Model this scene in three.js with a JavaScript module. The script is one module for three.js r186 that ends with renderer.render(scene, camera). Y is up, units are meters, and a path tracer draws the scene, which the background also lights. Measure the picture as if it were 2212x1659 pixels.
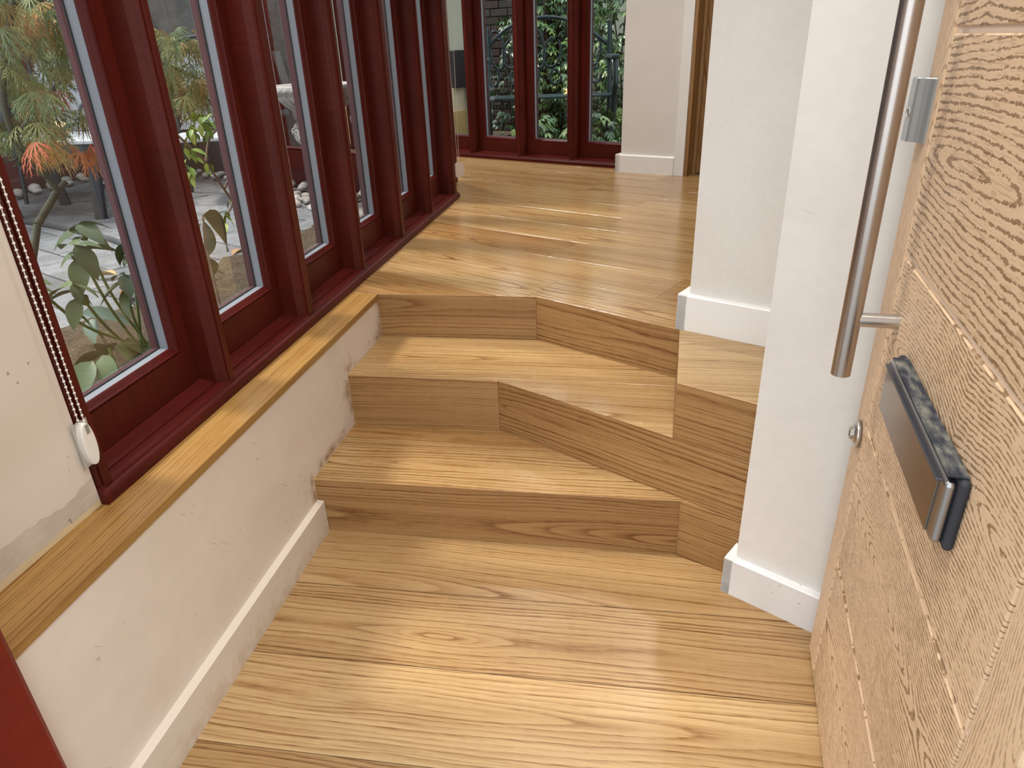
import * as THREE from 'three';
import { mergeGeometries } from 'three/addons/utils/BufferGeometryUtils.js';
import { RoundedBoxGeometry } from 'three/addons/geometries/RoundedBoxGeometry.js';
import { RectAreaLightUniformsLib } from 'three/addons/lights/RectAreaLightUniformsLib.js';
RectAreaLightUniformsLib.init();

// ---------------------------------------------------------------- camera, sky, lights, exposure
const scene = new THREE.Scene();
const camera = new THREE.PerspectiveCamera(57.85, 2212 / 1659, 0.02, 100);
camera.rotation.order = 'YXZ';
camera.rotation.set(-0.4548, 0.1802, -0.037);
camera.position.set(0.9153, 1.3485, 0);
scene.add(camera);
scene.background = new THREE.Color().setRGB(0.92, 0.96, 1.0);      // even overcast sky
scene.backgroundIntensity = 1.35;
const sun = new THREE.DirectionalLight(0xfff8ee, 2.1);              // sun behind thin cloud, over the courtyard's far wall
sun.position.set(-10, 15.5, -1.2); sun.target.position.set(0, 0, 0); sun.castShadow = true; sun.shadow.radius = 20;
sun.shadow.camera.left = sun.shadow.camera.bottom = -8; sun.shadow.camera.right = sun.shadow.camera.top = 8; sun.shadow.camera.far = 40; sun.shadow.mapSize.set(2048, 2048);
scene.add(sun, sun.target);
const renderer = new THREE.WebGLRenderer({ antialias: true });
renderer.toneMapping = THREE.LinearToneMapping;
renderer.toneMappingExposure = 1.7;
renderer.shadowMap.enabled = true;
const LAMP_CD = 4;                                                 // brightness of each ceiling downlight

// ---------------------------------------------------------------- helpers
function rngOf(seed) { let s = seed >>> 0; return () => { s = (s + 0x6D2B79F5) >>> 0; let t = s; t = Math.imul(t ^ (t >>> 15), t | 1); t ^= t + Math.imul(t ^ (t >>> 7), t | 61); return ((t ^ (t >>> 14)) >>> 0) / 4294967296; }; }
const rnd = rngOf(77);
const NT = new Float32Array(65536); { const r = rngOf(5); for (let i = 0; i < 65536; i++) NT[i] = r() * 2 - 1; }
const sm = (t) => t * t * (3 - 2 * t);
function noise(x, y) {                                             // value noise, -1 .. 1
  const xi = Math.floor(x), yi = Math.floor(y), u = sm(x - xi), v = sm(y - yi);
  const a = NT[((xi & 255) << 8) | (yi & 255)], b = NT[(((xi + 1) & 255) << 8) | (yi & 255)];
  const c = NT[((xi & 255) << 8) | ((yi + 1) & 255)], d = NT[(((xi + 1) & 255) << 8) | ((yi + 1) & 255)];
  return (a + (b - a) * u) * (1 - v) + (c + (d - c) * u) * v;
}
const clamp = (x, a = 0, b = 1) => Math.min(b, Math.max(a, x));
const step = (a, b, x) => sm(clamp((x - a) / (b - a)));
const V = (x, y, z) => new THREE.Vector3(x, y, z);
const taken = {};
function numbered(name) { const k = taken[name] = (taken[name] ?? -1) + 1; return k ? name + '_' + String(k).padStart(3, '0') : name; }
function prep(g) {
  if (g.index) g = g.toNonIndexed();
  for (const k of Object.keys(g.attributes)) if (!['position', 'normal', 'uv'].includes(k)) g.deleteAttribute(k);
  if (!g.attributes.uv) g.setAttribute('uv', new THREE.BufferAttribute(new Float32Array(g.attributes.position.count * 2), 2));
  if (!g.attributes.normal) g.computeVertexNormals();
  return g;
}
const merge = (list) => list.length > 1 ? mergeGeometries(list.map(prep)) : prep(list[0]);
function part(name, geos, mat, parent) {
  const m = new THREE.Mesh(Array.isArray(geos) ? merge(geos) : geos, mat);
  m.name = parent === scene ? numbered(name) : name; m.castShadow = m.receiveShadow = true; parent.add(m); return m;
}
function thing(name, label, category, pos = [0, 0, 0], turn = 0, group) {
  const g = new THREE.Group(); g.name = numbered(name); g.position.set(...pos); g.rotation.y = turn; scene.add(g);
  g.userData = { label, category }; if (group) g.userData.group = group; return g;
}
function setting(name, label, pos = [0, 0, 0], turn = 0) {
  const g = new THREE.Group(); g.name = name; g.position.set(...pos); g.rotation.y = turn; scene.add(g);
  g.userData = { label, kind: 'structure' }; return g;
}
function tag(o, label, category, group) { o.userData = { label, category }; if (group) o.userData.group = group; return o; }
// a flat board: outline in the plane (o, a, b), face at n = 0 with a chamfer, th thick behind the face
function plate(poly, o, a, b, th, bev = 0, uvf = (p, q) => [p, q]) {
  const n = a.clone().cross(b), K = poly.length;
  let area = 0; for (let i = 0; i < K; i++) { const [x0, y0] = poly[i], [x1, y1] = poly[(i + 1) % K]; area += x0 * y1 - x1 * y0; }
  const P = area > 0 ? poly : poly.slice().reverse();
  const inset = P.map((p, i) => {
    const q = P[(i + K - 1) % K], r = P[(i + 1) % K];
    let ax = p[0] - q[0], ay = p[1] - q[1], bx = r[0] - p[0], by = r[1] - p[1];
    const la = Math.hypot(ax, ay) || 1, lb = Math.hypot(bx, by) || 1; ax /= la; ay /= la; bx /= lb; by /= lb;
    const d = 1 + ax * bx + ay * by, k = d > 0.15 ? bev / d : bev;
    return [p[0] + (-ay - by) * k, p[1] + (ax + bx) * k];
  });
  const at = (p, d) => o.clone().addScaledVector(a, p[0]).addScaledVector(b, p[1]).addScaledVector(n, d);
  const pos = [], uv = [];
  const put = (v, t) => { pos.push(v.x, v.y, v.z); uv.push(t[0], t[1]); };
  const tris = THREE.ShapeUtils.triangulateShape(P.map((p) => new THREE.Vector2(...p)), []);
  for (const t of tris) for (const i of t) put(at(inset[i], 0), uvf(...inset[i]));
  for (const t of tris) for (const i of [t[0], t[2], t[1]]) put(at(P[i], -th), uvf(...P[i]));
  const rings = bev ? [[inset, 0], [P, -bev], [P, -th]] : [[P, 0], [P, -th]];
  for (let r = 0; r + 1 < rings.length; r++) for (let i = 0; i < K; i++) {
    const j = (i + 1) % K, [A, da] = rings[r], [B, db] = rings[r + 1];
    const w = [at(A[i], da), at(B[i], db), at(B[j], db), at(A[j], da)];
    const ang = Math.hypot(P[j][0] - P[i][0], P[j][1] - P[i][1]), along = Math.abs(P[j][0] - P[i][0]) / (ang || 1) > 0.7;
    const tt = [[A[i], da], [B[i], db], [B[j], db], [A[j], da]].map(([p, d]) => along ? uvf(p[0], p[1] + d) : uvf(p[0] + d, p[1]));
    for (const k of [0, 1, 2, 0, 2, 3]) put(w[k], tt[k]);
  }
  const g = new THREE.BufferGeometry();
  g.setAttribute('position', new THREE.Float32BufferAttribute(pos, 3)); g.setAttribute('uv', new THREE.Float32BufferAttribute(uv, 2));
  g.computeVertexNormals(); return g;
}
const X = V(1, 0, 0), Y = V(0, 1, 0), Z = V(0, 0, 1);
const rect = (x0, y0, x1, y1) => [[x0, y0], [x1, y0], [x1, y1], [x0, y1]];
// outline given as [x, z] pairs, laid flat at height y
function slab(poly, y, th, bev, mat, name, parent, uvf) {
  return part(name, plate(poly.map(([x, z]) => [x, -z]), V(0, y, 0), X, V(0, 0, -1), th, bev, uvf), mat, parent);
}
function box(x0, y0, z0, x1, y1, z1) { const g = new THREE.BoxGeometry(x1 - x0, y1 - y0, z1 - z0); g.translate((x0 + x1) / 2, (y0 + y1) / 2, (z0 + z1) / 2); return uvBox(g); }
function rbox(x0, y0, z0, x1, y1, z1, r = 0.003, s = 2) { const g = new RoundedBoxGeometry(x1 - x0, y1 - y0, z1 - z0, s, r); g.translate((x0 + x1) / 2, (y0 + y1) / 2, (z0 + z1) / 2); return uvBox(g); }
function uvBox(g) {                                                // texture coordinates in metres by the way each face points
  g = prep(g); const p = g.attributes.position, n = g.attributes.normal, u = g.attributes.uv;
  for (let i = 0; i < p.count; i++) {
    const ax = Math.abs(n.getX(i)), ay = Math.abs(n.getY(i)), az = Math.abs(n.getZ(i));
    if (ay >= ax && ay >= az) u.setXY(i, p.getX(i), p.getZ(i)); else if (ax >= az) u.setXY(i, p.getZ(i), p.getY(i)); else u.setXY(i, p.getX(i), p.getY(i));
  }
  return g;
}
// upright prism over an outline of [x, z] pairs
const prism = (poly, y0, y1) => uvBox(plate(poly.map(([x, z]) => [x, -z]), V(0, y1, 0), X, V(0, 0, -1), y1 - y0));
function tube(pts, r, seg = 24, rad = 8, closed = false) { return prep(new THREE.TubeGeometry(new THREE.CatmullRomCurve3(pts.map((p) => V(...p)), closed), seg, r, rad, closed)); }
function rod(a, b, r0, r1 = r0, rad = 12) {
  const d = V(...b).sub(V(...a)), g = new THREE.CylinderGeometry(r1, r0, d.length(), rad, 1);
  g.applyQuaternion(new THREE.Quaternion().setFromUnitVectors(Y, d.clone().normalize())); g.translate((a[0] + b[0]) / 2, (a[1] + b[1]) / 2, (a[2] + b[2]) / 2); return prep(g);
}
function clip(sub, cv) {                                           // cut an outline with a convex one
  let area = 0; cv.forEach(([x, y], i) => { const [a, b] = cv[(i + 1) % cv.length]; area += x * b - a * y; });
  const C = area > 0 ? cv : cv.slice().reverse(); let out = sub;
  for (let i = 0; i < C.length && out.length; i++) {
    const [ax, ay] = C[i], [bx, by] = C[(i + 1) % C.length], src = out; out = [];
    const side = (p) => (bx - ax) * (p[1] - ay) - (by - ay) * (p[0] - ax);
    for (let k = 0; k < src.length; k++) {
      const p = src[k], q = src[(k + 1) % src.length], sp = side(p), sq = side(q);
      if (sp >= 0) out.push(p);
      if ((sp > 0 && sq < 0) || (sp < 0 && sq > 0)) { const t = sp / (sp - sq); out.push([p[0] + (q[0] - p[0]) * t, p[1] + (q[1] - p[1]) * t]); }
    }
  }
  const f = out.filter((p, i) => { const q = out[(i + 1) % out.length]; return Math.hypot(p[0] - q[0], p[1] - q[1]) > 0.0008; });
  return f.length > 2 ? f : [];
}

// ---------------------------------------------------------------- textures
function dataTex(w, h, f, srgb = true) {
  const d = new Uint8Array(w * h * 4);
  for (let y = 0, i = 0; y < h; y++) for (let x = 0; x < w; x++, i += 4) { const c = f(x, y); d[i] = clamp(c[0], 0, 255); d[i + 1] = clamp(c[1], 0, 255); d[i + 2] = clamp(c[2], 0, 255); d[i + 3] = 255; }
  const t = new THREE.DataTexture(d, w, h, THREE.RGBAFormat); t.magFilter = THREE.LinearFilter; t.minFilter = THREE.LinearMipmapLinearFilter; t.generateMipmaps = true;
  t.wrapS = t.wrapT = THREE.RepeatWrapping; if (srgb) t.colorSpace = THREE.SRGBColorSpace; t.needsUpdate = true; return t;
}
const mixc = (a, b, t) => [a[0] + (b[0] - a[0]) * t, a[1] + (b[1] - a[1]) * t, a[2] + (b[2] - a[2]) * t];
// growth rings of a log cut flat: 2.4 m along the grain, 0.28 m across
const OAK_L = 2.4, OAK_W = 0.28;
function oakTexture(seed, { y0, d0, slope, period, dark, light, line = 0.5, swirl = 0.03 }) {
  const w = 1536, h = 768, s = seed * 37.7;
  const dx = new Float32Array(w), wob = new Float32Array(w);
  for (let i = 0; i < w; i++) { const x = i / w * OAK_L; dx[i] = d0 + slope * x + noise(x * 1.3 + s, 3) * swirl + noise(x * 3.4 + s, 9) * swirl * 0.35; wob[i] = noise(x * 1.0 + s, 17) * 0.016 + noise(x * 4 + s, 21) * 0.003; }
  return dataTex(w, h, (i, j) => {
    const x = i / w * OAK_L, y = j / h * OAK_W;
    const yy = y - y0 + wob[i] + noise(x * 5 + s, y * 26 + s) * 0.0045 + noise(x * 22 + s, y * 120) * 0.0008, d = dx[i];
    let r = Math.sqrt(yy * yy + d * d); r += noise(r * 45 + s, 5) * 0.007;
    const ph = r / period + noise(x * 2 + s, y * 40) * 0.3, ring = Math.floor(ph), f = ph - ring;
    const strength = 0.5 + 0.5 * NT[(ring * 7919 + seed * 131) & 65535];
    const dash = step(-0.25, 0.55, noise(x * 26 + s + ring * 3, y * 1150) + 0.35 * noise(x * 90, y * 1700 + s));
    const band = Math.pow(1 - f, 2.6) * step(0, 0.12, f) * strength * (0.4 + 0.6 * dash);
    const pore = step(0.3, 0.75, noise(x * 30 + s + 40, y * 1500)) * (0.25 + 0.5 * Math.pow(1 - f, 1.5));
    const fibre = noise(x * 7 + s, y * 700) * 0.5 + noise(x * 2.5, y * 240 + s) * 0.5;
    const tone = noise(x * 1.6 + s, y * 9) * 0.6 + noise(x * 0.6, y * 30 + s) * 0.5 + noise(x * 4 + s, y * 60) * 0.25;
    const fine = step(0.05, 0.6, noise(x * 15 + s, y * 430 + 9)) * step(-0.2, 0.5, noise(x * 3 + s, y * 30));
    return mixc(light, dark, clamp(0.17 + fine * 0.16 * line + band * line * 1.7 + pore * line * 0.4 + fibre * 0.09 + tone * 0.16));
  });
}
const OAKS = [];
{
  const L = [238, 206, 152], D = [136, 90, 44];
  const spec = [[0.125, 0.010, -0.020, 0.0125, 1.0], [0.03, 0.070, 0.012, 0.0085, 0.75], [0.16, 0.02, 0.010, 0.011, 0.85], [-0.12, 0.05, 0.01, 0.0075, 0.65], [0.14, -0.03, 0.035, 0.0135, 0.95], [0.08, 0.045, -0.035, 0.0115, 0.9]];
  spec.forEach(([y0, d0, slope, period, line], i) => OAKS.push(oakTexture(i + 1, { y0, d0, slope, period, line, light: L, dark: D, swirl: i === 0 || i === 4 ? 0.03 : 0.02 })));
}
const oakMats = {};
function oak(v, tone = 0, rough = 0.4) {                            // v: which log, tone: how dark the board is
  const k = v + ':' + tone + ':' + rough;
  if (!oakMats[k]) {
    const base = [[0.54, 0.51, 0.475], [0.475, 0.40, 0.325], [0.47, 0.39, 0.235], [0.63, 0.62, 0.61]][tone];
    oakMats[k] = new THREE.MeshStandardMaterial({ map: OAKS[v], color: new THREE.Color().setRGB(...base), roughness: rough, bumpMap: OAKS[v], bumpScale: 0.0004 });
  }
  return oakMats[k];
}
// texture coordinates for a board: grain along p, a place of its own in the log
const grain = (ou, ov, q0 = 0, p0 = 0, turn = false) => (p, q) => turn ? [(q - q0) / OAK_L + ou, (p - p0) / OAK_W + ov] : [(p - p0) / OAK_L + ou, (q - q0) / OAK_W + ov];

const std = (rgb, roughness = 0.6, more = {}) => new THREE.MeshStandardMaterial({ color: new THREE.Color().setRGB(...rgb), roughness, ...more });
const speckle = dataTex(256, 256, (x, y) => { const v = 238 + noise(x / 3, y / 3) * 2 + noise(x / 29, y / 29) * 2; return [v, v, v]; });
speckle.repeat.set(1.4, 1.4);
const wallPaint = std([0.80, 0.775, 0.735], 0.75, { map: speckle });
const trimPaint = std([0.80, 0.80, 0.79], 0.35);
const ceilingPaint = std([0.82, 0.81, 0.79], 0.9);
const redTex = dataTex(256, 256, (x, y) => { const v = 225 + noise(x / 2, y / 40) * 12 + noise(x / 40, y / 60) * 18; return [v, v, v]; });
const redGloss = (c, r) => new THREE.MeshPhysicalMaterial({ color: new THREE.Color().setRGB(...c), roughness: r, map: redTex, specularIntensity: 0.35 });
const redPaint = redGloss([0.098, 0.0118, 0.0065], 0.42);
const redDeep = redGloss([0.088, 0.0100, 0.0080], 0.38);
const spacerGrey = std([0.20, 0.225, 0.26], 0.5);
const sealBlack = std([0.012, 0.012, 0.016], 0.6);
const steel = new THREE.MeshStandardMaterial({ color: new THREE.Color().setRGB(0.50, 0.46, 0.43), metalness: 1, roughness: 0.3 });
const brightMetal = new THREE.MeshStandardMaterial({ color: new THREE.Color().setRGB(0.62, 0.63, 0.64), metalness: 1, roughness: 0.28 });
const glass = new THREE.MeshPhysicalMaterial({ color: 0xffffff, roughness: 0.0, transmission: 1, thickness: 0, ior: 1.5 });
const plastic = std([0.72, 0.69, 0.63], 0.4);

// ---------------------------------------------------------------- levels and lines of the house, in metres
const Y1 = 0.188, Y2 = 0.374, Y3 = 0.54, CEIL = 2.94;
const S = { l1: [0, -1.632], a: [1.11, -1.647], l2: [0, -1.975], b: [0.508, -1.982], c: [1.048, -1.677], d: [1.249, -1.5665], e: [1.246, -1.569], l3: [0, -2.327], f: [0.589, -2.333], g: [1.073, -2.056] };
const H = V(0.8916, 0, 0.4529), HN = V(-0.4529, 0, 0.8916);      // direction of the turned part of the house and its normal towards the door
const FAR = [-0.5363, -5.7741], FT = V(0.8928, 0, 0.4504);
const along = (p, t, s, n = null, d = 0) => [p[0] + t.x * s + (n ? n.x * d : 0), p[1] + t.z * s + (n ? n.z * d : 0)];

// ---------------------------------------------------------------- lower floor
{
  const f = setting('floor', 'oak plank floor inside the front door');
  const cuts = [-1.66, -1.396, -1.1445, -0.893, -0.642, -0.391, -0.14];
  const region = [[-0.01, -1.66], [1.14, -1.66], [1.235, -1.56], [2.5, -0.86], [2.5, -0.32], [-0.01, -0.32]];
  const pick = [[1, 0, 0.10, 0.1], [0, 0, 0.03, 0.05], [2, 3, 0.22, 0.0], [5, 0, 0.3, 0.04], [3, 3, 0.1, 0], [4, 0, 0, 0]];
  for (let k = 0; k + 1 < cuts.length; k++) {
    const tilt = -0.017, gap = 0.0008, r = [[-0.02, cuts[k] + gap], [2.6, cuts[k] + gap + 2.62 * tilt], [2.6, cuts[k + 1] - gap + 2.62 * tilt], [-0.02, cuts[k + 1] - gap]];
    const poly = clip(region, r), [v, tone, ou, ov] = pick[k];
    if (poly.length) slab(poly, 0, 0.02, 0.0011, oak(v, tone, 0.3), 'plank', f, grain(ou, ov, -cuts[k + 1], 0));
  }
  slab(rect(-0.3, -6.6, 3.3, -0.3), -0.02, 0.1, 0, std([0.2, 0.15, 0.1], 0.9), 'subfloor', f);
}
// ---------------------------------------------------------------- staircase
{
  const st = thing('staircase', 'three oak steps with angled risers turning up to the window room', 'stairs');
  const tread = (region, y, cuts, pick) => {
    for (let k = 0; k + 1 < cuts.length; k++) {
      const poly = clip(region, rect(-0.1, cuts[k], 2, cuts[k + 1])), [v, tone, ou, ov] = pick[k % pick.length];
      if (poly.length) slab(poly, y, 0.003, 0.0006, oak(v, tone, 0.19), 'tread_board', st, grain(ou, ov, -cuts[k + 1]));
    }
  };
  tread([S.l1, S.a, [1.09, -1.675], [0.515, -2.003], [0, -1.996]], Y1, [-1.995, -1.885, -1.62], [[2, 1, 0.2, 0.4], [4, 0, 0.24, 0.02]]);
  tread([S.l2, S.b, S.c, S.g, [1.073, -2.075], [0.595, -2.353], [0, -2.348]], Y2, [-2.36, -2.245, -1.997, -1.747, -1.66], [[3, 0, 0.4, 0.1], [2, 0, 0.5, 0.04], [1, 0, 0.1, 0.0], [3, 3, 0.5, 0.3]]);
  const riser = (p, q, y0, y1, v, tone, ou, ov, th = 0.02) => {
    const a = V(q[0] - p[0], 0, q[1] - p[1]), len = a.length(); a.normalize();
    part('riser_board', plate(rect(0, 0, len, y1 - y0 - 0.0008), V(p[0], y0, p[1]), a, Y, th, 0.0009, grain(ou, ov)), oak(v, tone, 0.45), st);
  };
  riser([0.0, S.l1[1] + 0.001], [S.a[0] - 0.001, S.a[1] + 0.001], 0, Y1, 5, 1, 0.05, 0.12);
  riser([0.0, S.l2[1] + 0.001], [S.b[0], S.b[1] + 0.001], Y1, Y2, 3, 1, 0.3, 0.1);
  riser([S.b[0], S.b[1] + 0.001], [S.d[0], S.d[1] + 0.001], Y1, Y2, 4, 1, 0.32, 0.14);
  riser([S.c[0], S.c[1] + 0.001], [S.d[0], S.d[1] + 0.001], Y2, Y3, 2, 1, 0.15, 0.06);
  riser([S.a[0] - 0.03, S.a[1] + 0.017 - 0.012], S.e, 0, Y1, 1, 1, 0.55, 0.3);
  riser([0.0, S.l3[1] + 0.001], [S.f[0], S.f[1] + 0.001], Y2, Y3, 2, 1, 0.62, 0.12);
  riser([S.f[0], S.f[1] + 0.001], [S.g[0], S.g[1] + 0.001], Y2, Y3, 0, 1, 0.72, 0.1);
  // the raised block beside the second step, two pale boards on top
  const ex = [1.432, -1.873], blk = [S.c, S.d, ex, S.g];
  const j0 = along(S.g, V(S.c[0] - S.g[0], 0, S.c[1] - S.g[1]), 0.25), j1 = along(ex, V(S.c[0] - S.g[0], 0, S.c[1] - S.g[1]), 0.25);
  const wide = V(j1[0] - j0[0], 0, j1[1] - j0[1]); j0.splice(0, 2, ...along(j0, wide, -0.3)); j1.splice(0, 2, ...along(j1, wide, 0.3));
  const ledgeUV = (p, q) => [p / OAK_L + 0.1, (q - 1.555) / 0.52];
  slab(clip(blk, [j0, j1, along(j1, Z, -1), along(j0, Z, -1)]), Y3, 0.016, 0.0009, oak(3, 0, 0.3), 'ledge_board', st, ledgeUV);
  slab(clip(blk, [j0, j1, along(j1, Z, 1), along(j0, Z, 1)]), Y3, 0.016, 0.0009, oak(3, 3, 0.3), 'ledge_board', st, ledgeUV);
  riser(S.g, S.c, Y2, Y3, 1, 1, 0.3, 0.2);
  part('carcass', [prism([[0, S.l1[1] - 0.03], [1.05, S.a[1] - 0.03], [0.52, S.b[1] - 0.03], [0, S.l2[1] - 0.03]], 0, Y1 - 0.021), prism([[0, -2.0], [0.5, -2.01], [1.04, -1.72], [1.05, -2.06], [0.58, -2.36], [0, -2.35]], 0, Y2 - 0.021), prism([[1.08, -1.7], [1.23, -1.61], [1.40, -1.89], [1.1, -2.04]], 0, Y3 - 0.017)], std([0.3, 0.2, 0.12], 0.9), st);
}
// ---------------------------------------------------------------- upper floor
{
  const f = setting('floor_001', 'oak plank floor of the raised window room');
  const region = [[-0.13, S.l3[1] - 0.001], S.l3, S.f, S.g, along(S.g, H, 2.4), [3.2, -3.2], along(FAR, FT, 3.9), along(FAR, FT, -1.3), [-1.9, -5.5], [-0.25, -4.66], [-0.25, -4.06], [-0.13, -4.06]];
  const n0 = -3.565, r2 = rngOf(12);
  const toXZ = (t, n) => [H.x * t + HN.x * n, H.z * t + HN.z * n];
  for (let k = -11; k < 9; k++) {
    const nA = n0 + 0.256 * k, nB = nA + 0.256; let t = -4.6 + r2() * 1.4;
    while (t < 3.4) {
      const len = 1.3 + r2() * 0.9, R = [toXZ(t, nA), toXZ(t + len, nA), toXZ(t + len, nB), toXZ(t, nB)];
      const poly = clip(region, R), v = Math.floor(r2() * 6), tone = [0, 0, 0, 3, 1][Math.floor(r2() * 5)], ou = r2() * 0.08, ov = r2() * 0.08;
      if (poly.length) {
        const loc = poly.map(([x, z]) => [x * H.x + z * H.z - t, -(x * HN.x + z * HN.z) + nB]);
        part('plank', plate(loc, V(H.x * t + HN.x * nB, Y3, H.z * t + HN.z * nB), H, HN.clone().negate(), 0.018, 0.0012, grain(ou, ov)), oak(v, tone, 0.16), f);
      }
      t += len;
    }
  }
  part('subfloor', [prism([[-0.2, -2.37], [0.58, -2.37], [1.06, -2.1], [3.1, -1.1], [3.1, -4.1], along(FAR, FT, 3.8), along(FAR, FT, -1.3), [-1.9, -5.5], [-0.2, -4.6]], Y3 - 0.12, Y3 - 0.0185)], std([0.2, 0.15, 0.1], 0.9), f);
}
// ---------------------------------------------------------------- left wall, its skirting and the oak sill
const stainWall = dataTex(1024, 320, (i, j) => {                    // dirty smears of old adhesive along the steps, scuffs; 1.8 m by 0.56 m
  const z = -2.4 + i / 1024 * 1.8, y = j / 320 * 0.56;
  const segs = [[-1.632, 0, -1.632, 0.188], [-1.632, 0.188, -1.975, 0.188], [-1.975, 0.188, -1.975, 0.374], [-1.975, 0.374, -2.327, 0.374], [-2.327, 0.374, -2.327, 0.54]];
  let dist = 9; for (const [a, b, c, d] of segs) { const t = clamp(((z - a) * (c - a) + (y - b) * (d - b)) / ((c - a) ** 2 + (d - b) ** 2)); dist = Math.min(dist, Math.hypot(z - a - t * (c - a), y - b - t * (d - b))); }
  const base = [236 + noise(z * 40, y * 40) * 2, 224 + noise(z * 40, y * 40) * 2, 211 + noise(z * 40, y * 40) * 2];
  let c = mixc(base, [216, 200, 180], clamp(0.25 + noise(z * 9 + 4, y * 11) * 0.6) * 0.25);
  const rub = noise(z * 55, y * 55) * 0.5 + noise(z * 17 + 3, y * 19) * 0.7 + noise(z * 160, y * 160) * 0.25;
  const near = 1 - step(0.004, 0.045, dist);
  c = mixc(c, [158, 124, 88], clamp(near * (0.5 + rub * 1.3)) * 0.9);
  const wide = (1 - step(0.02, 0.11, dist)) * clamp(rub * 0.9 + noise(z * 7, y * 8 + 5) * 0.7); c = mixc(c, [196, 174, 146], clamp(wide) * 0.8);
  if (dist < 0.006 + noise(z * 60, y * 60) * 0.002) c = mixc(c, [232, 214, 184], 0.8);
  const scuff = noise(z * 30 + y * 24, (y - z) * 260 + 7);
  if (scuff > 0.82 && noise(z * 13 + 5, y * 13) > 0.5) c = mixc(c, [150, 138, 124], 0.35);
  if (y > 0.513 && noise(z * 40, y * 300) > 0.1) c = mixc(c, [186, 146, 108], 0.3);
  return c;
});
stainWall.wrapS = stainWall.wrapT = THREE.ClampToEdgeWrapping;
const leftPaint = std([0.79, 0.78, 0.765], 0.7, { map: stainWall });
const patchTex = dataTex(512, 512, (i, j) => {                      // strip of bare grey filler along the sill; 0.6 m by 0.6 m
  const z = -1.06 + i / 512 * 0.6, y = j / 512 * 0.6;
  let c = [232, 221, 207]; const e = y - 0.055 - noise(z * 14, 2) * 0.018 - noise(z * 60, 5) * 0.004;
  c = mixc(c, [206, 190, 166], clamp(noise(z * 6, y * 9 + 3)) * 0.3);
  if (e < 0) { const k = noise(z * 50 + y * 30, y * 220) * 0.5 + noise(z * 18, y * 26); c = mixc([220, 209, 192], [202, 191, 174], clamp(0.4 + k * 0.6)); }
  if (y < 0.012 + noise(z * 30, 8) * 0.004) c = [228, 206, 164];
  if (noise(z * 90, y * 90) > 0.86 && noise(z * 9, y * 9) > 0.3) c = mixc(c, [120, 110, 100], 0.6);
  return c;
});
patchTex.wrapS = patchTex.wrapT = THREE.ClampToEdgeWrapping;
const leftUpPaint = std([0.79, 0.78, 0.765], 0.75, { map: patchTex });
{
  const w = setting('wall_left', 'cream painted wall below the oak sill and beside the red windows');
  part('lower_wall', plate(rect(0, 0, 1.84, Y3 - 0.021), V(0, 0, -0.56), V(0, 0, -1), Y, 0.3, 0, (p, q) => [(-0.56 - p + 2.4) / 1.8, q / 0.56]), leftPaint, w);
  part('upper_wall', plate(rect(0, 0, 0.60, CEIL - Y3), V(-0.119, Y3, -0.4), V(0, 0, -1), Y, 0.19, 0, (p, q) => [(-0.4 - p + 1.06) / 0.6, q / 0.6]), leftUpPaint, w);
  part('wall_over_window', box(-0.31, 2.66, -4.1, -0.119, CEIL, -1.0), wallPaint, w);
  part('footing', box(-0.31, 0.3, -4.7, -0.13, Y3 - 0.001, -2.4), std([0.18, 0.17, 0.16], 0.9), w);
  part('corner_post', box(-0.31, Y3, -4.62, -0.24, CEIL, -4.1), redPaint, w);
}
function skirting(name, label, p, t, n, len, y, hgt = 0.112, th = 0.02) {  // p: foot of its face; t along, n towards the room
  const s = setting(name, label);
  part('board', plate([[0, 0], [0, hgt], [-0.002, hgt + 0.0015], [-th + 0.003, hgt + 0.003], [-th, hgt + 0.003], [-th, 0]], V(p[0], y, p[1]).addScaledVector(t, len), n, Y, len), trimPaint, s);
  return s;
}
const chipTex = dataTex(512, 256, (i, j) => {                       // knocks and chips in white gloss
  const a = noise(i / 3.6, j / 2.6), b = noise(i / 60 + 3, j / 40), w = 238 + noise(i / 50, j / 50) * 4;
  if (a > 0.9 && b > 0.2) return [176, 166, 150]; if (a > 0.84 && b > 0.2) return [210, 203, 192]; return [w, w, w];
});
chipTex.repeat.set(2, 2);
const chipPaint = std([0.84, 0.84, 0.84], 0.35, { map: chipTex });
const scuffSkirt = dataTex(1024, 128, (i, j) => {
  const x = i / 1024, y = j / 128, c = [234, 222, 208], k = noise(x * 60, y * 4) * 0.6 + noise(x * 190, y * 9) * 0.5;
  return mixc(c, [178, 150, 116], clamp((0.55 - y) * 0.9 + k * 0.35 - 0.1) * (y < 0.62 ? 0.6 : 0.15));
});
{
  const s = skirting('baseboard_left', 'white skirting board along the low left wall', [0.021, -1.629], Z, X, 1.06, 0, 0.112, 0.021);
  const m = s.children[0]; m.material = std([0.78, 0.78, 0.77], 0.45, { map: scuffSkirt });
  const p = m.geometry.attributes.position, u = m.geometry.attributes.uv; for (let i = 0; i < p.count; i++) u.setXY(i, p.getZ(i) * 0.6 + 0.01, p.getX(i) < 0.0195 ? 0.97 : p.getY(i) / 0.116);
}
{
  const s = setting('trim_1', 'oak sill board capping the low wall under the red windows');
  part('sill_board', plate([[-0.56, -0.003], [-0.56, 0.122], [-2.3265, 0.122], [-2.3265, -0.003]].map(([z, x]) => [-z, x]), V(0, Y3, 0), V(0, 0, -1), V(-1, 0, 0), 0.021, 0.0015, grain(-0.1, 0.3)), oak(3, 2, 0.38), s);
}
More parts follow.
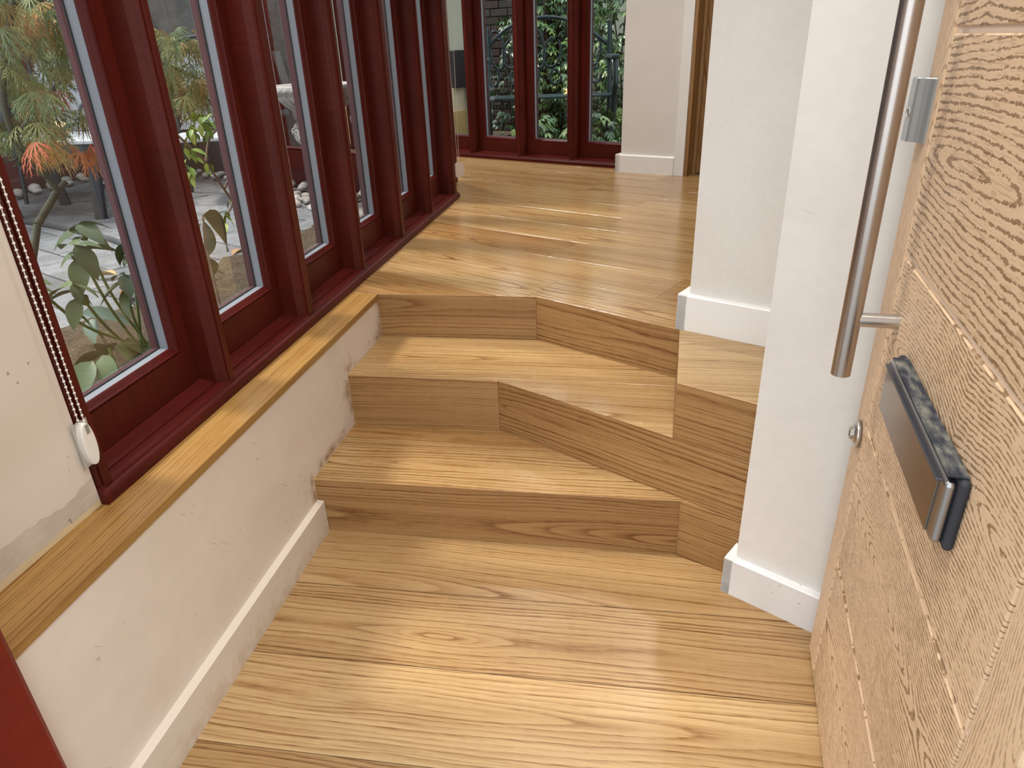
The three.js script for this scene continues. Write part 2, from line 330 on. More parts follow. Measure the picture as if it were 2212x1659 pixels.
// ---------------------------------------------------------------- right walls, far wall, closing walls, ceiling
const NT_ = V(0.858, 0, 0.5136), NN = V(-0.5136, 0, 0.858), P0 = [1.223, -1.517], U0 = [1.0955, -2.065], UT = V(0.8921, 0, 0.4518), UN = V(-0.4518, 0, 0.8921);
const CT = V(0.9159, 0, 0.4014), CN = V(-0.4014, 0, 0.9159), C0 = [0.82, -4.962];
const scratchTex = dataTex(512, 512, (i, j) => {
  const x = i / 512, y = j / 512, w = 237 + noise(x * 60, y * 60) * 2; let c = [w, w - 1, w - 3];
  const l = noise(x * 26 + y * 7, y * 190 + x * 40), g = noise(x * 8, y * 8 + 2);
  if (l > 0.86 && g > 0.5) c = mixc(c, [200, 194, 186], 0.4); return mixc(c, [222, 214, 204], clamp(noise(x * 5, y * 4 + 9)) * 0.3);
});
const nearPaint = std([0.83, 0.825, 0.81], 0.6, { map: scratchTex });
{
  const w = setting('wall_right', 'white wall end and wall running behind the open oak door');
  part('pier', prism([P0, along(P0, NT_, 1.75), [2.97, -1.0], [2.97, -1.116], [1.444, -1.889]], 0, CEIL), nearPaint, w);
  part('partition', prism([U0, along(U0, UT, 2.2), along(U0, UT, 2.2, UN, -0.12), along(U0, UT, 0, UN, -0.12)], Y3 - 0.02, CEIL), wallPaint, w);
}
{
  const s = setting('baseboard_right', 'chipped white skirting board at the foot of the right wall');
  const prof = [[0, 0], [0, 0.110], [-0.003, 0.112], [-0.018, 0.114], [-0.0201, 0.114], [-0.0201, 0]];
  const f0 = along(P0, NT_, -0.024, NN, 0.02);
  part('board', uvBox(plate(prof, V(f0[0], 0, f0[1]), NN, Y, 1.6)), chipPaint, s);
  part('return', uvBox(plate(rect(0, 0, 0.075, 0.113), V(f0[0], 0, f0[1]).addScaledVector(NT_, 0.023), NN.clone().negate(), Y, 0.023)), trimPaint, s);
}
{
  const s = setting('baseboard_right_001', 'white skirting board below the partition on the raised floor'), f0 = along(U0, UT, -0.030, UN, 0.019);
  const prof = [[0, 0], [0, 0.108], [-0.003, 0.111], [-0.017, 0.113], [-0.0191, 0.113], [-0.0191, 0]];
  part('board', uvBox(plate(prof, V(f0[0], Y3, f0[1]), UN, Y, 1.0)), trimPaint, s);
  part('return', uvBox(plate(rect(0, 0, 0.13, 0.112), V(f0[0], Y3, f0[1]).addScaledVector(UT, 0.029), UN.clone().negate(), Y, 0.029)), trimPaint, s);
}
{
  const w = setting('wall_back', 'white wall between the far red windows and the oak doorway');
  const e1 = along(C0, CT, 0.45);
  part('pier', prism([C0, e1, along(e1, CT, 0.02, CN, -0.3), [0.86, -5.12]], Y3, CEIL), wallPaint, w);
  const d1 = along(C0, CT, 1.3); part('wall_beyond_doorway', prism([d1, along(C0, CT, 2.9), along(C0, CT, 2.9, CN, -0.3), along(d1, CN, -0.3)], Y3, CEIL), wallPaint, w);
  part('wall_over_doorway', prism([e1, d1, along(d1, CN, -0.15), along(e1, CN, -0.15)], 2.56, CEIL), wallPaint, w);
  part('wall_over_windows', prism([along(FAR, FT, -1.5), along(FAR, FT, 1.6), along(FAR, FT, 1.6, HN, -0.16), along(FAR, FT, -1.5, HN, -0.16)], 2.66, CEIL), wallPaint, w);
  part('wall_behind', prism([[0.86, -5.12], [3.4, -3.84], [3.5, -4.0], [0.95, -5.3]], Y3 - 0.1, CEIL), wallPaint, w);
  const b = setting('baseboard_back', 'white skirting board on the far wall beside the windows'), f0 = along(C0, CT, -0.033, CN, 0.02);
  part('board', uvBox(plate([[0, 0], [0, 0.108], [-0.003, 0.112], [-0.017, 0.115], [-0.0201, 0.115], [-0.0201, 0]], V(f0[0], Y3, f0[1]), CN, Y, 0.415)), trimPaint, b);
  part('return', uvBox(plate(rect(0, 0, 0.15, 0.114), V(f0[0], Y3, f0[1]).addScaledVector(CT, 0.032), CN.clone().negate(), Y, 0.032)), trimPaint, b);
  const a0 = along(C0, CT, 0.385, CN, 0.021), d = setting('door_2', 'oak door in a white and oak frame at the far end');
  part('architrave', plate(rect(0, 0, 0.066, 2.05), V(a0[0], Y3, a0[1]), CT, Y, 0.021, 0.001), trimPaint, d);
  const l0 = along(C0, CT, 0.452, CN, 0.018);
  part('lining', plate(rect(0, 0, 0.024, 2.03), V(l0[0], Y3, l0[1]), CT, Y, 0.15, 0.002, grain(0, 0.1, 0, 0, true)), oak(3, 1, 0.4), d);
  const l1 = along(C0, CT, 0.476, CN, -0.075); part('door_stop', plate(rect(0, 0, 0.02, 2.02), V(l1[0], Y3, l1[1]), CT, Y, 0.03, 0.002, grain(0.3, 0.1, 0, 0, true)), oak(3, 0, 0.4), d);
  const l2 = along(C0, CT, 0.478, CN, -0.1); part('leaf', plate(rect(0, 0.004, 0.8, 2.02), V(l2[0], Y3, l2[1]), CT, Y, 0.04, 0.002, grain(0.1, 0.1, 0, 0, true)), oak(1, 1, 0.4), d);
  part('handle', rod([l2[0] + 0.09, Y3 + 1.0, l2[1] + 0.04], [l2[0] + 0.09, Y3 + 1.0, l2[1] + 0.1], 0.01), brightMetal, d);
}
{
  const w = setting('wall_front', 'wall around the front doorway');
  part('wall_right_of_doorway', box(1.335, 0, -0.46, 3.2, CEIL, -0.3), wallPaint, w);
  part('wall_left_of_doorway', box(-1.2, 0, -0.52, -0.02, CEIL, -0.3), wallPaint, w);
  part('wall_over_doorway', box(-0.02, 2.1, -0.52, 1.335, CEIL, -0.3), wallPaint, w);
  const r = setting('wall_right_001', 'outer wall closing the rooms on the right'); part('outer_wall', box(3.08, 0, -4.1, 3.25, CEIL, -0.4), wallPaint, r);
  const c = setting('ceiling', 'white ceiling');
  part('slab', prism([[-0.31, -0.3], [3.25, -0.3], [3.25, -4.2], along(FAR, FT, 1.6, HN, -0.16), along(FAR, FT, -1.5, HN, -0.16), [-1.83, -5.43], [-0.31, -4.62]], CEIL, CEIL + 0.15), ceilingPaint, c);
}
// ---------------------------------------------------------------- red window screens
// local axes: x along the screen, z towards the room, y up from the floor; stations are the mullions' edges along x
function screen(name, label, pos, turn, stations, top, { bead = true } = {}) {
  const w = setting(name, label, pos, turn), L0 = stations[0][0], L1 = stations.at(-1)[1], D = 0.155;
  const mem = (poly, mat, nm) => part(nm, plate(poly, V(L0, 0, 0), Z, Y, L1 - L0), mat, w);   // poly in (z, y), extruded along x
  mem([[0, 0], [0, 0.030], [-0.003, 0.034], [-0.028, 0.036], [-0.0285, 0.031], [-0.031, 0.031], [-0.032, 0.037], [-0.074, 0.046], [-D, 0.046], [-D, 0]], redDeep, 'bottom_rail');
  if (bead) { const arc = [[0, 0], [0.0, 0.028]]; for (let i = 0; i <= 6; i++) { const a = Math.PI / 2 * (1 - i / 6); arc.push([0.002 + Math.cos(a) * 0.011, 0.013 + Math.sin(a) * 0.014]); } arc.push([0.013, 0]); mem(arc, redDeep, 'floor_bead'); }
  mem([[0, top], [0, top - 0.07], [-0.03, top - 0.08], [-D, top - 0.08], [-D, top]], redPaint, 'head_rail');
  stations.forEach(([a, b]) => {
    const half = [[a, -D], [a, -0.030], [a + 0.003, -0.024], [a + 0.007, -0.017], [a + 0.010, -0.011], [a + 0.014, -0.006], [a + 0.0165, -0.004], [a + 0.017, -0.009], [a + 0.019, -0.009], [a + 0.0195, -0.001], [a + 0.0205, 0]];
    const poly = [...half, ...half.map(([x, z]) => [a + b - x, z]).reverse()];
    part('mullion', plate(poly.map(([x, z]) => [x, -z]), V(0, top - 0.002, 0), X, V(0, 0, -1), top - 0.03), redPaint, w);
  });
  const ring = (x0, y0, x1, y1, wd, z0, z1, bot = wd) => [box(x0, y0, z1, x0 + wd, y1, z0), box(x1 - wd, y0, z1, x1, y1, z0), box(x0 + wd, y0, z1, x1 - wd, y0 + bot, z0), box(x0 + wd, y1 - wd, z1, x1 - wd, y1, z0)];
  // four mitred lengths of moulding round an opening: profile points are (inset, z)
  const moulding = (x0, y0, x1, y1, prof) => {
    const c = [[x0, y0, 1, 1], [x1, y0, -1, 1], [x1, y1, -1, -1], [x0, y1, 1, -1]], pos = [];
    for (let k = 0; k < 4; k++) for (let i = 0; i + 1 < prof.length; i++) {
      const A = c[k], B = c[(k + 1) % 4], at = (q, [ins, z]) => V(q[0] + q[2] * ins, q[1] + q[3] * ins, z);
      const p = [at(A, prof[i]), at(B, prof[i]), at(B, prof[i + 1]), at(A, prof[i + 1])];
      for (const j of [0, 1, 2, 0, 2, 3]) pos.push(p[j].x, p[j].y, p[j].z);
    }
    const g = new THREE.BufferGeometry(); g.setAttribute('position', new THREE.Float32BufferAttribute(pos, 3)); g.computeVertexNormals(); return uvBox(g);
  };
  for (let k = 0; k + 1 < stations.length; k++) {
    const x0 = stations[k][1] + 0.002, x1 = stations[k + 1][0] - 0.002, y0 = 0.0475, y1 = top - 0.083, st = 0.042, bt = 0.092;
    const sash = part('sash', ring(x0, y0, x1, y1, st, -0.076, -0.145, bt), redPaint, w);
    const gx0 = x0 + st, gx1 = x1 - st, gy0 = y0 + bt, gy1 = y1 - st;
    part('glazing_bead', moulding(gx0, gy0, gx1, gy1, [[0, -0.079], [0.003, -0.076], [0.006, -0.0765], [0.0075, -0.080], [0.011, -0.0835], [0.016, -0.0885], [0.018, -0.0915], [0.018, -0.094]]), redDeep, sash);
    part('spacer_bar', moulding(gx0, gy0, gx1, gy1, [[0.006, -0.0942], [0.0165, -0.0942], [0.0165, -0.118], [0.006, -0.118]]), spacerGrey, sash);
    part('outer_seal', moulding(gx0, gy0, gx1, gy1, [[0.0165, -0.1182], [0.0195, -0.1186], [0.0195, -0.122]]), sealBlack, sash);
    part('outer_bead', moulding(gx0, gy0, gx1, gy1, [[0.0195, -0.122], [0.0195, -0.128], [0.012, -0.146]]), redDeep, sash);
    part('glass_pane', plate(rect(gx0 + 0.004, gy0 + 0.004, gx1 - 0.004, gy1 - 0.004), V(0, 0, -0.120), X, Y, 0.0005), glass, sash);
  }
  return w;
}
screen('window_1', 'long red timber screen of narrow glazed panels along the left side', [-0.115, Y3, 0], Math.PI / 2,
  [[1.0, 1.06], [1.488, 1.547], [1.981, 2.058], [2.497, 2.555], [2.998, 3.076], [3.508, 3.562], [3.995, 4.092]], 2.12);
screen('window_2', 'red timber window screen across the far end looking onto dense shrubs', [FAR[0], Y3, FAR[1]], -Math.atan2(FT.z, FT.x),
  [[-1.27, -1.21], [-0.80, -0.74], [-0.33, -0.27], [0.14, 0.202], [0.61, 0.672], [1.08, 1.14], [1.55, 1.61]], 2.12);
screen('window_3', 'red timber screen of the wing across the courtyard', [-0.25, Y3, -4.63], Math.PI - Math.atan2(H.z, H.x),
  [[0.02, 0.09], [0.58, 0.65], [1.15, 1.22], [1.70, 1.78]].map((s) => s), 2.12, { bead: false });
// ---------------------------------------------------------------- ceiling downlights
function downlight(x, z, label, k = 1) {
  const d = thing('ceiling_downlight', label, 'light', [x, CEIL, z], 0, 'ceiling downlights');
  part('bezel', new THREE.TorusGeometry(0.042, 0.006, 8, 32).rotateX(Math.PI / 2).translate(0, -0.003, 0), brightMetal, d);
  part('lens', new THREE.CylinderGeometry(0.036, 0.036, 0.004, 32).translate(0, -0.004, 0), new THREE.MeshStandardMaterial({ color: 0xffffff, emissive: 0xfff8f0, emissiveIntensity: 12 }), d);
  const l = new THREE.SpotLight(0xfff8f0, LAMP_CD * k, 0, 1.0, 0.6, 2); l.position.set(0, -0.02, 0); l.castShadow = true; l.shadow.radius = 3; l.target.position.set(0, -3, 0); l.name = 'lamp_light'; d.add(l, l.target);
}
downlight(0.184, -4.364, 'small round downlight in the ceiling over the red window corner', 1.2);
downlight(1.212, -3.699, 'small round downlight in the ceiling near the oak doorway', 1.1);
downlight(-0.95, -5.45, 'added downlight brightening the inside of the glazed wing', 2);  // added unseen lamp, brightens the wing behind the panes
downlight(0.58, -2.45, 'assumed round downlight in the ceiling over the top step', 0.5);  // this lamp and the next two are assumed, out of view, for overhead light
downlight(0.15, -1.25, 'assumed round downlight in the ceiling over the low left wall');
downlight(1.0, -0.75, 'assumed round downlight in the ceiling just inside the front door');
// ---------------------------------------------------------------- front door: oak-grain leaf standing open, with its furniture
function doorGrain(seed, w, h, sx, sy, period, contrast, light, dark, swirl, broad = 0.13) {   // embossed grain, running along x
  return dataTex(w, h, (i, j) => {
    const x = i / w * sx, y = j / h * sy, s = seed * 11.3;
    const d = (x - 0.52 * sx) * 0.28 + noise(x * 2.2 + s, 1) * 0.05 * swirl, yy = y - sy * 0.52 + noise(x * 3 + s, y * 2) * 0.025 * swirl + noise(x * 14, y * 14 + s) * 0.004 + noise(x * 60 + s, y * 60) * 0.0012;
    const r = Math.sqrt(yy * yy + d * d * 0.35), ph = r / period + noise(x * 4, y * 9 + s) * 0.5, f = ph - Math.floor(ph);
    const rough = noise(x * 210 + s, y * 420) * 0.22 + noise(x * 80, y * 160 + s) * 0.16;
    const wide = broad + 0.12 * noise(x * 4 + s, y * 4) + 0.06 * noise(x * 30, y * 30 + s);
    const line = 1 - step(wide - 0.05, wide + 0.05, Math.abs(f - 0.5) * 1.5 + rough * 0.8);
    const flecks = step(0.25, 0.6, noise(x * 45 + s, y * 700));
    const tone = noise(x * 3 + s, y * 5) * 0.1;
    return mixc(light, dark, clamp(line * contrast + flecks * contrast * 0.3 + tone));
  });
}
const DL = [232, 203, 168], DD = [140, 110, 78];
const doorPanelTex = doorGrain(3, 1024, 512, 0.70, 0.36, 0.0115, 0.75, DL, DD, 1.5);
const doorPanelTex2 = doorGrain(8, 1024, 512, 0.70, 0.36, 0.0065, 0.8, DL, DD, 0.7, 0.19);
const doorStileTex = doorGrain(5, 1024, 256, 0.70, 0.20, 0.0045, 0.45, DL, DD, 0.2);
for (const t of [doorPanelTex, doorPanelTex2, doorStileTex]) t.wrapS = t.wrapT = THREE.MirroredRepeatWrapping;
const doorMat = (t) => new THREE.MeshStandardMaterial({ map: t, color: new THREE.Color().setRGB(0.90, 0.885, 0.88), roughness: 0.5, bumpMap: t, bumpScale: 0.0008 });
{
  const d = setting('door_1', 'open oak front door with a steel bar handle and letter plate', [1.383, 0, -1.333], -Math.PI / 2 - Math.asin(0.1246));
  const gy = [0.012, 0.350, 0.673, 1.008, 1.345, 1.680, 2.03], x0 = 0.0, x1 = 0.868, v0 = 0.0965, v1 = 0.7715;
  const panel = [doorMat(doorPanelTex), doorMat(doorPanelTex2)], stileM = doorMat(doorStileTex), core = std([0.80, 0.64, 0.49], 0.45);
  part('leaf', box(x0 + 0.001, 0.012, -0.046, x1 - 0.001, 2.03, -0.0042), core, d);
  for (const [a, b] of [[x0, v0 - 0.004], [v1 + 0.0045, x1]]) part('stile', plate(rect(a, 0.012, b, 2.03), V(0, 0, 0), X, Y, 0.0046, 0.002, (p, q) => [q / 0.7, (p - a) / 0.2 + 0.1]), stileM, d);
  for (let k = 0; k + 1 < gy.length; k++) part('board', plate(rect(v0 + 0.001, gy[k] + 0.0045, v1 - 0.0045, gy[k + 1] - 0.0045), V(0, 0, 0), X, Y, 0.0046, 0.002, (p, q) => [(p - v0) / 0.7 + (k === 3 ? 0 : 0.2 * k), (q - gy[k]) / 0.36]), panel[k === 3 || k === 4 ? 0 : 1], d);
  // bar handle on two stand-offs
  const bar = part('handle_bar', [rod([0.147, 0.802, 0.0735], [0.147, 1.93, 0.0735], 0.0164, 0.0164, 40)], steel, d);
  for (const y of [0.906, 1.82]) part('stand_off', rod([0.145, y, 0.0], [0.147, y, 0.062], 0.0125, 0.0125, 28), brightMetal, bar);
  // letter plate
  const lp = part('letter_plate', rbox(0.238, 0.788, 0, 0.612, 0.886, 0.012, 0.006, 3), std([0.03, 0.033, 0.042], 0.7), d);
  lp.userData.label = 'black weather seal behind the letter plate';
  part('plate_frame', rbox(0.246, 0.793, 0.0115, 0.606, 0.880, 0.0255, 0.007, 4), new THREE.MeshStandardMaterial({ color: new THREE.Color().setRGB(0.42, 0.42, 0.43), metalness: 1, roughness: 0.34 }), lp);
  part('flap', rbox(0.256, 0.7975, 0.025, 0.585, 0.872, 0.0278, 0.0012), new THREE.MeshStandardMaterial({ color: new THREE.Color().setRGB(0.30, 0.27, 0.245), metalness: 1, roughness: 0.22 }), lp);
  part('flap_lip', rbox(0.254, 0.871, 0.024, 0.588, 0.8745, 0.031, 0.0012), std([0.14, 0.15, 0.18], 0.35, { metalness: 0.8 }), lp);
  const dust = dataTex(256, 64, (i, j) => { const k = noise(i / 20, j / 14) * 0.6 + noise(i / 4 + 3, j / 5) * 0.25 + noise(i / 9, j / 40) * 0.3; const v = clamp(0.38 + k * 0.7); return mixc([44, 50, 62], [142, 140, 126], v); });
  part('brush_strip', plate(rect(0.262, 0.002, 0.603, 0.0245), V(0, 0.8868, 0), X, V(0, 0, 1).negate().negate(), 0.002, 0, (p, q) => [p * 3, q * 40]), std([0.9, 0.9, 0.9], 0.95, { map: dust }), lp);
  // key cylinder
  const cy = part('lock_cylinder', new THREE.LatheGeometry([[0.0001, 0.0135], [0.0165, 0.0135], [0.0185, 0.0125], [0.019, 0.0105], [0.0255, 0.010], [0.0275, 0.008], [0.028, 0], [0.0001, 0]].map(([r, y]) => new THREE.Vector2(r, y)), 40).rotateX(Math.PI / 2).translate(0.047, 0.632, 0), brightMetal, d);
  part('key_barrel', rod([0.047, 0.632, 0.013], [0.047, 0.632, 0.0185], 0.0125, 0.012, 28), steel, cy);
  part('keyway', rbox(0.0455, 0.6255, 0.0182, 0.0485, 0.6385, 0.019, 0.0004), sealBlack, cy);
  // finger pull: a curved metal lip standing out from the stile
  const sec = [[0.064, 0], [0.062, 0.003], [0.053, 0.008], [0.046, 0.014], [0.041, 0.021], [0.037, 0.024], [0.014, 0.0265], [0.012, 0.025], [0.012, 0.0215], [0.031, 0.0195], [0.036, 0.013], [0.042, 0.006], [0.047, 0]];
  const fp = part('finger_pull', plate(sec.map(([x, z]) => [x, -z]), V(0, 1.279, 0), X, V(0, 0, -1), 0.097, 0.0015), std([0.50, 0.545, 0.555], 0.38, { metalness: 0.7 }), d);
  part('screw_hole', new THREE.TorusGeometry(0.0075, 0.0018, 8, 24).rotateY(0.09).translate(0.0255, 1.226, 0.0256), brightMetal, fp);
  part('screw', rod([0.0255, 1.226, 0.0248], [0.0255, 1.226, 0.0257], 0.0066, 0.0066, 20), std([0.2, 0.2, 0.21], 0.4, { metalness: 0.8 }), fp);
}
{
  const t = setting('trim_2', 'red painted front door frame post');
  part('jamb', plate([[0.030, 0.613], [0.026, 0.621], [-0.02, 0.621], [-0.02, 0.30], [0.062, 0.30], [0.062, 0.50], [0.060, 0.507], [0.036, 0.507], [0.030, 0.512]], V(0, 2.1, 0), X, V(0, 0, -1), 2.1), redGloss([0.20, 0.021, 0.012], 0.32), t);
  part('weather_strip', box(0.030, 0, -0.513, 0.037, 2.08, -0.502), sealBlack, t);
  part('strike_plate', rbox(0.0295, 0.18, -0.586, 0.0315, 0.30, -0.562, 0.0006), std([0.62, 0.60, 0.57], 0.5), t);
}
// ---------------------------------------------------------------- roller blind chains
function beadChain(parent, pts, pitch, r, mat, name) {
  const curve = new THREE.CatmullRomCurve3(pts.map((p) => V(...p)), false, 'catmullrom', 0.1), n = Math.round(curve.getLength() / pitch), geos = [];
  const ball = new THREE.IcosahedronGeometry(r, 1);
  for (let i = 0; i <= n; i++) { const p = curve.getPointAt(i / n); geos.push(prep(ball.clone().translate(p.x, p.y, p.z))); }
  geos.push(prep(new THREE.TubeGeometry(curve, 40, r * 0.42, 5)));
  return part(name, geos, mat, parent);
}
{
  const b = thing('blind_chain', 'white beaded blind chain with plastic tensioner on the cream wall', 'blind chain', [-0.119, 0, 0]);
  beadChain(b, [[0.013, 2.5, -1.010], [0.013, 1.2, -1.014], [0.014, 0.742, -1.012], [0.015, 0.716, -1.011]], 0.0118, 0.0026, plastic, 'front_strand');
  beadChain(b, [[0.013, 2.5, -0.992], [0.013, 1.2, -0.996], [0.013, 0.75, -1.0], [0.013, 0.735, -1.0]], 0.0118, 0.0026, plastic, 'back_strand');
  const shape = new THREE.Shape(); shape.absellipse(0, 0, 0.0125, 0.042, 0, Math.PI * 2);
  const body = new THREE.ExtrudeGeometry(shape, { depth: 0.012, bevelEnabled: true, bevelSize: 0.004, bevelThickness: 0.004, bevelSegments: 4, curveSegments: 28 });
  body.rotateY(Math.PI / 2); body.translate(0.004, 0.681, -1.005);
  const tn = part('tensioner', body, plastic, b);
  part('slot', rbox(0.019, 0.703, -1.0115, 0.0208, 0.722, -1.003, 0.0006), std([0.25, 0.23, 0.2], 0.6), tn);
  part('seam', box(0.0065, 0.634, -1.0253, 0.0075, 0.728, -0.985), std([0.4, 0.38, 0.34], 0.6), tn);
  const c = thing('blind_chain', 'thin beaded blind chain with a round weight past the last red post', 'blind chain');
  beadChain(c, [[-0.121, 2.5, -4.12], [-0.121, 1.3, -4.125], [-0.116, 0.735, -4.14]], 0.010, 0.0021, plastic, 'back_strand');
  beadChain(c, [[-0.095, 2.5, -4.14], [-0.097, 1.3, -4.14], [-0.108, 0.735, -4.142]], 0.010, 0.0021, plastic, 'front_strand');
  part('weight', new THREE.CylinderGeometry(0.044, 0.044, 0.008, 36).rotateX(Math.PI / 2).rotateY(0.98).translate(-0.113, 0.689, -4.145), std([0.66, 0.58, 0.52], 0.4), c);
}
// ================================================================ the courtyard seen through the left screen
const GY = 0.40;
const stoneTex = dataTex(256, 256, (x, y) => { const v = 205 + noise(x / 3, y / 3) * 14 + noise(x / 17, y / 13) * 20 + noise(x / 60, y / 50) * 14; return [v, v + 2, v + 3]; });
const soilTex = dataTex(512, 512, (x, y) => {
  const k = noise(x / 2.2, y / 2.2) * 0.55 + noise(x / 6, y / 6) * 0.5 + noise(x / 40, y / 40) * 0.35; let c = mixc([70, 60, 46], [128, 114, 90], clamp(0.4 + k * 0.6));
  if (noise(x / 1.6 + 50, y / 1.6) > 0.8) c = [196, 182, 150]; if (noise(x / 5 + 80, y / 4) > 0.78) c = mixc(c, [92, 98, 60], 0.7); return c;
});
const soilMat = std([0.62, 0.61, 0.58], 0.95, { map: soilTex });
{
  const p = setting('courtyard_paving', 'grey stone paving of the courtyard');
  const mats = [0.30, 0.36, 0.26, 0.33].map((v) => std([v * 0.96, v, v * 1.03], 0.75, { map: stoneTex })), r = rngOf(31);
  const toXZ = (t, n) => [H.x * t + HN.x * n, H.z * t + HN.z * n], rows = 0.205;
  const region = [[-1.25, -2.2], [-1.08, -2.8], [-0.94, -3.45], [-0.84, -3.72], [-0.9, -4.0], [-1.45, -4.75], [-3.2, -5.75], [-3.72, -5.6], [-3.72, -1.4], [-1.7, -1.4]];
  for (let k = 0; k < 24; k++) {
    const n = -5.2 + rows * k; let t = -6.2 + r() * 0.4;
    while (t < 0) {
      const len = 0.42 + r() * 0.3, g = 0.004, poly = clip(region, [toXZ(t + g, n + g), toXZ(t + len - g, n + g), toXZ(t + len - g, n + rows - g), toXZ(t + g, n + rows - g)]);
      if (poly.length) slab(poly, GY + (r() - 0.5) * 0.006, 0.04, 0.004, mats[Math.floor(r() * 4)], 'paving_slab', p); t += len;
    }
  }
  slab([[-0.30, -1.0], [-4.1, -1.0], [-4.1, -6.7], [-0.30, -4.66]], GY - 0.012, 0.1, 0, std([0.12, 0.115, 0.105], 0.95), 'bedding', p);
  slab([[-0.72, -3.60], [-0.66, -3.86], [-1.02, -3.98], [-1.05, -3.78]], GY + 0.035, 0.04, 0.006, mats[1], 'slate', p);
}
function mound(name, outline, y, amp, seed, parent) {                // uneven soil over an outline
  const xs = outline.map((p) => p[0]), zs = outline.map((p) => p[1]), x0 = Math.min(...xs), x1 = Math.max(...xs), z0 = Math.min(...zs), z1 = Math.max(...zs), N = 70, M = 110;
  const g = new THREE.PlaneGeometry(x1 - x0, z1 - z0, N, M).rotateX(-Math.PI / 2).translate((x0 + x1) / 2, 0, (z0 + z1) / 2), p = g.attributes.position, u = g.attributes.uv;
  const inside = (x, z) => { let c = false; for (let i = 0, j = outline.length - 1; i < outline.length; j = i++) { const [a, b] = outline[i], [d, e] = outline[j]; if ((b > z) !== (e > z) && x < (d - a) * (z - b) / (e - b) + a) c = !c; } return c; };
  for (let i = 0; i < p.count; i++) { const x = p.getX(i), z = p.getZ(i); p.setY(i, inside(x, z) ? y + noise(x * 3 + seed, z * 3) * amp + noise(x * 14, z * 14 + seed) * amp * 0.35 + noise(x * 45, z * 45) * amp * 0.2 : y - 0.2); u.setXY(i, x * 1.6, z * 1.6); }
  g.computeVertexNormals(); return part(name, g, soilMat, parent);
}
{
  const s = setting('soil_bed', 'dark soil bed right outside the left windows');
  mound('soil', [[-0.275, -1.0], [-0.275, -3.9], [-0.80, -3.9], [-0.88, -3.5], [-1.02, -2.95], [-1.12, -2.4], [-1.25, -2.1], [-1.7, -1.5], [-1.7, -1.0]], GY + 0.045, 0.03, 4, s);
}
const maroon = std([0.16, 0.035, 0.035], 0.5, { map: redTex }), darkPane = std([0.035, 0.042, 0.05], 0.15), greyRender = std([0.15, 0.16, 0.155], 0.9, { map: stoneTex }), brownBoard = std([0.07, 0.052, 0.04], 0.8);
{
  const w = setting('wall_courtyard', 'dark courtyard wall with maroon boards and a projecting maroon plinth');
  part('wall', box(-4.3, 0.2, -7.0, -4.1, 3.0, -1.0), greyRender, w);
  part('plinth', rbox(-4.12, 0.36, -6.4, -3.97, 0.50, -1.0, 0.008), maroon, w);
  for (let k = 0; k < 7; k++) part('panel', rbox(-4.11, 0.50, -6.3 + k * 0.74, -4.05, 0.94, -6.3 + k * 0.74 + 0.73, 0.006), maroon, w);
  for (let k = 0; k < 8; k++) part('post', rbox(-4.11, 0.94, -6.34 + k * 0.74, -4.02, 2.9, -6.34 + k * 0.74 + 0.08, 0.006), maroon, w);
  for (let k = 0; k < 7; k++) part('dark_pane', box(-4.11, 0.94, -6.26 + k * 0.74, -4.07, 2.9, -6.26 + k * 0.74 + 0.66), darkPane, w);
  const e0 = [-1.83, -5.43], e1 = along(e0, H, -2.7), n = setting('wall_courtyard_001', 'grey rendered courtyard wall with a brown boarded foot');
  part('wall', prism([e0, e1, along(e1, HN, -0.2), along(e0, HN, -0.2)], 0.2, 3.0), greyRender, n);
  part('boarding', prism([along(e0, HN, 0.03), along(e1, HN, 0.03), e1, e0], 0.36, 0.98), brownBoard, n);
  const q0 = [-0.25, -4.63], q1 = [-1.83, -5.43]; part('footing', prism([along(q0, HN, 0.02), along(q1, HN, 0.02), along(q1, HN, -0.14), along(q0, HN, -0.14)], 0.3, Y3 - 0.001), maroon, n);
  part('wall_over_screen', prism([q0, q1, along(q1, HN, -0.15), along(q0, HN, -0.15)], 2.66, 3.0), greyRender, n);
  const e = setting('wall_left_001', 'end wall of the glazed wing'); part('wall', prism([[-1.83, -5.43], along(FAR, FT, -1.5), along(FAR, FT, -1.62), [-1.95, -5.5]], 0.3, CEIL), std([0.42, 0.46, 0.38], 0.9, { map: speckle }), e);
}
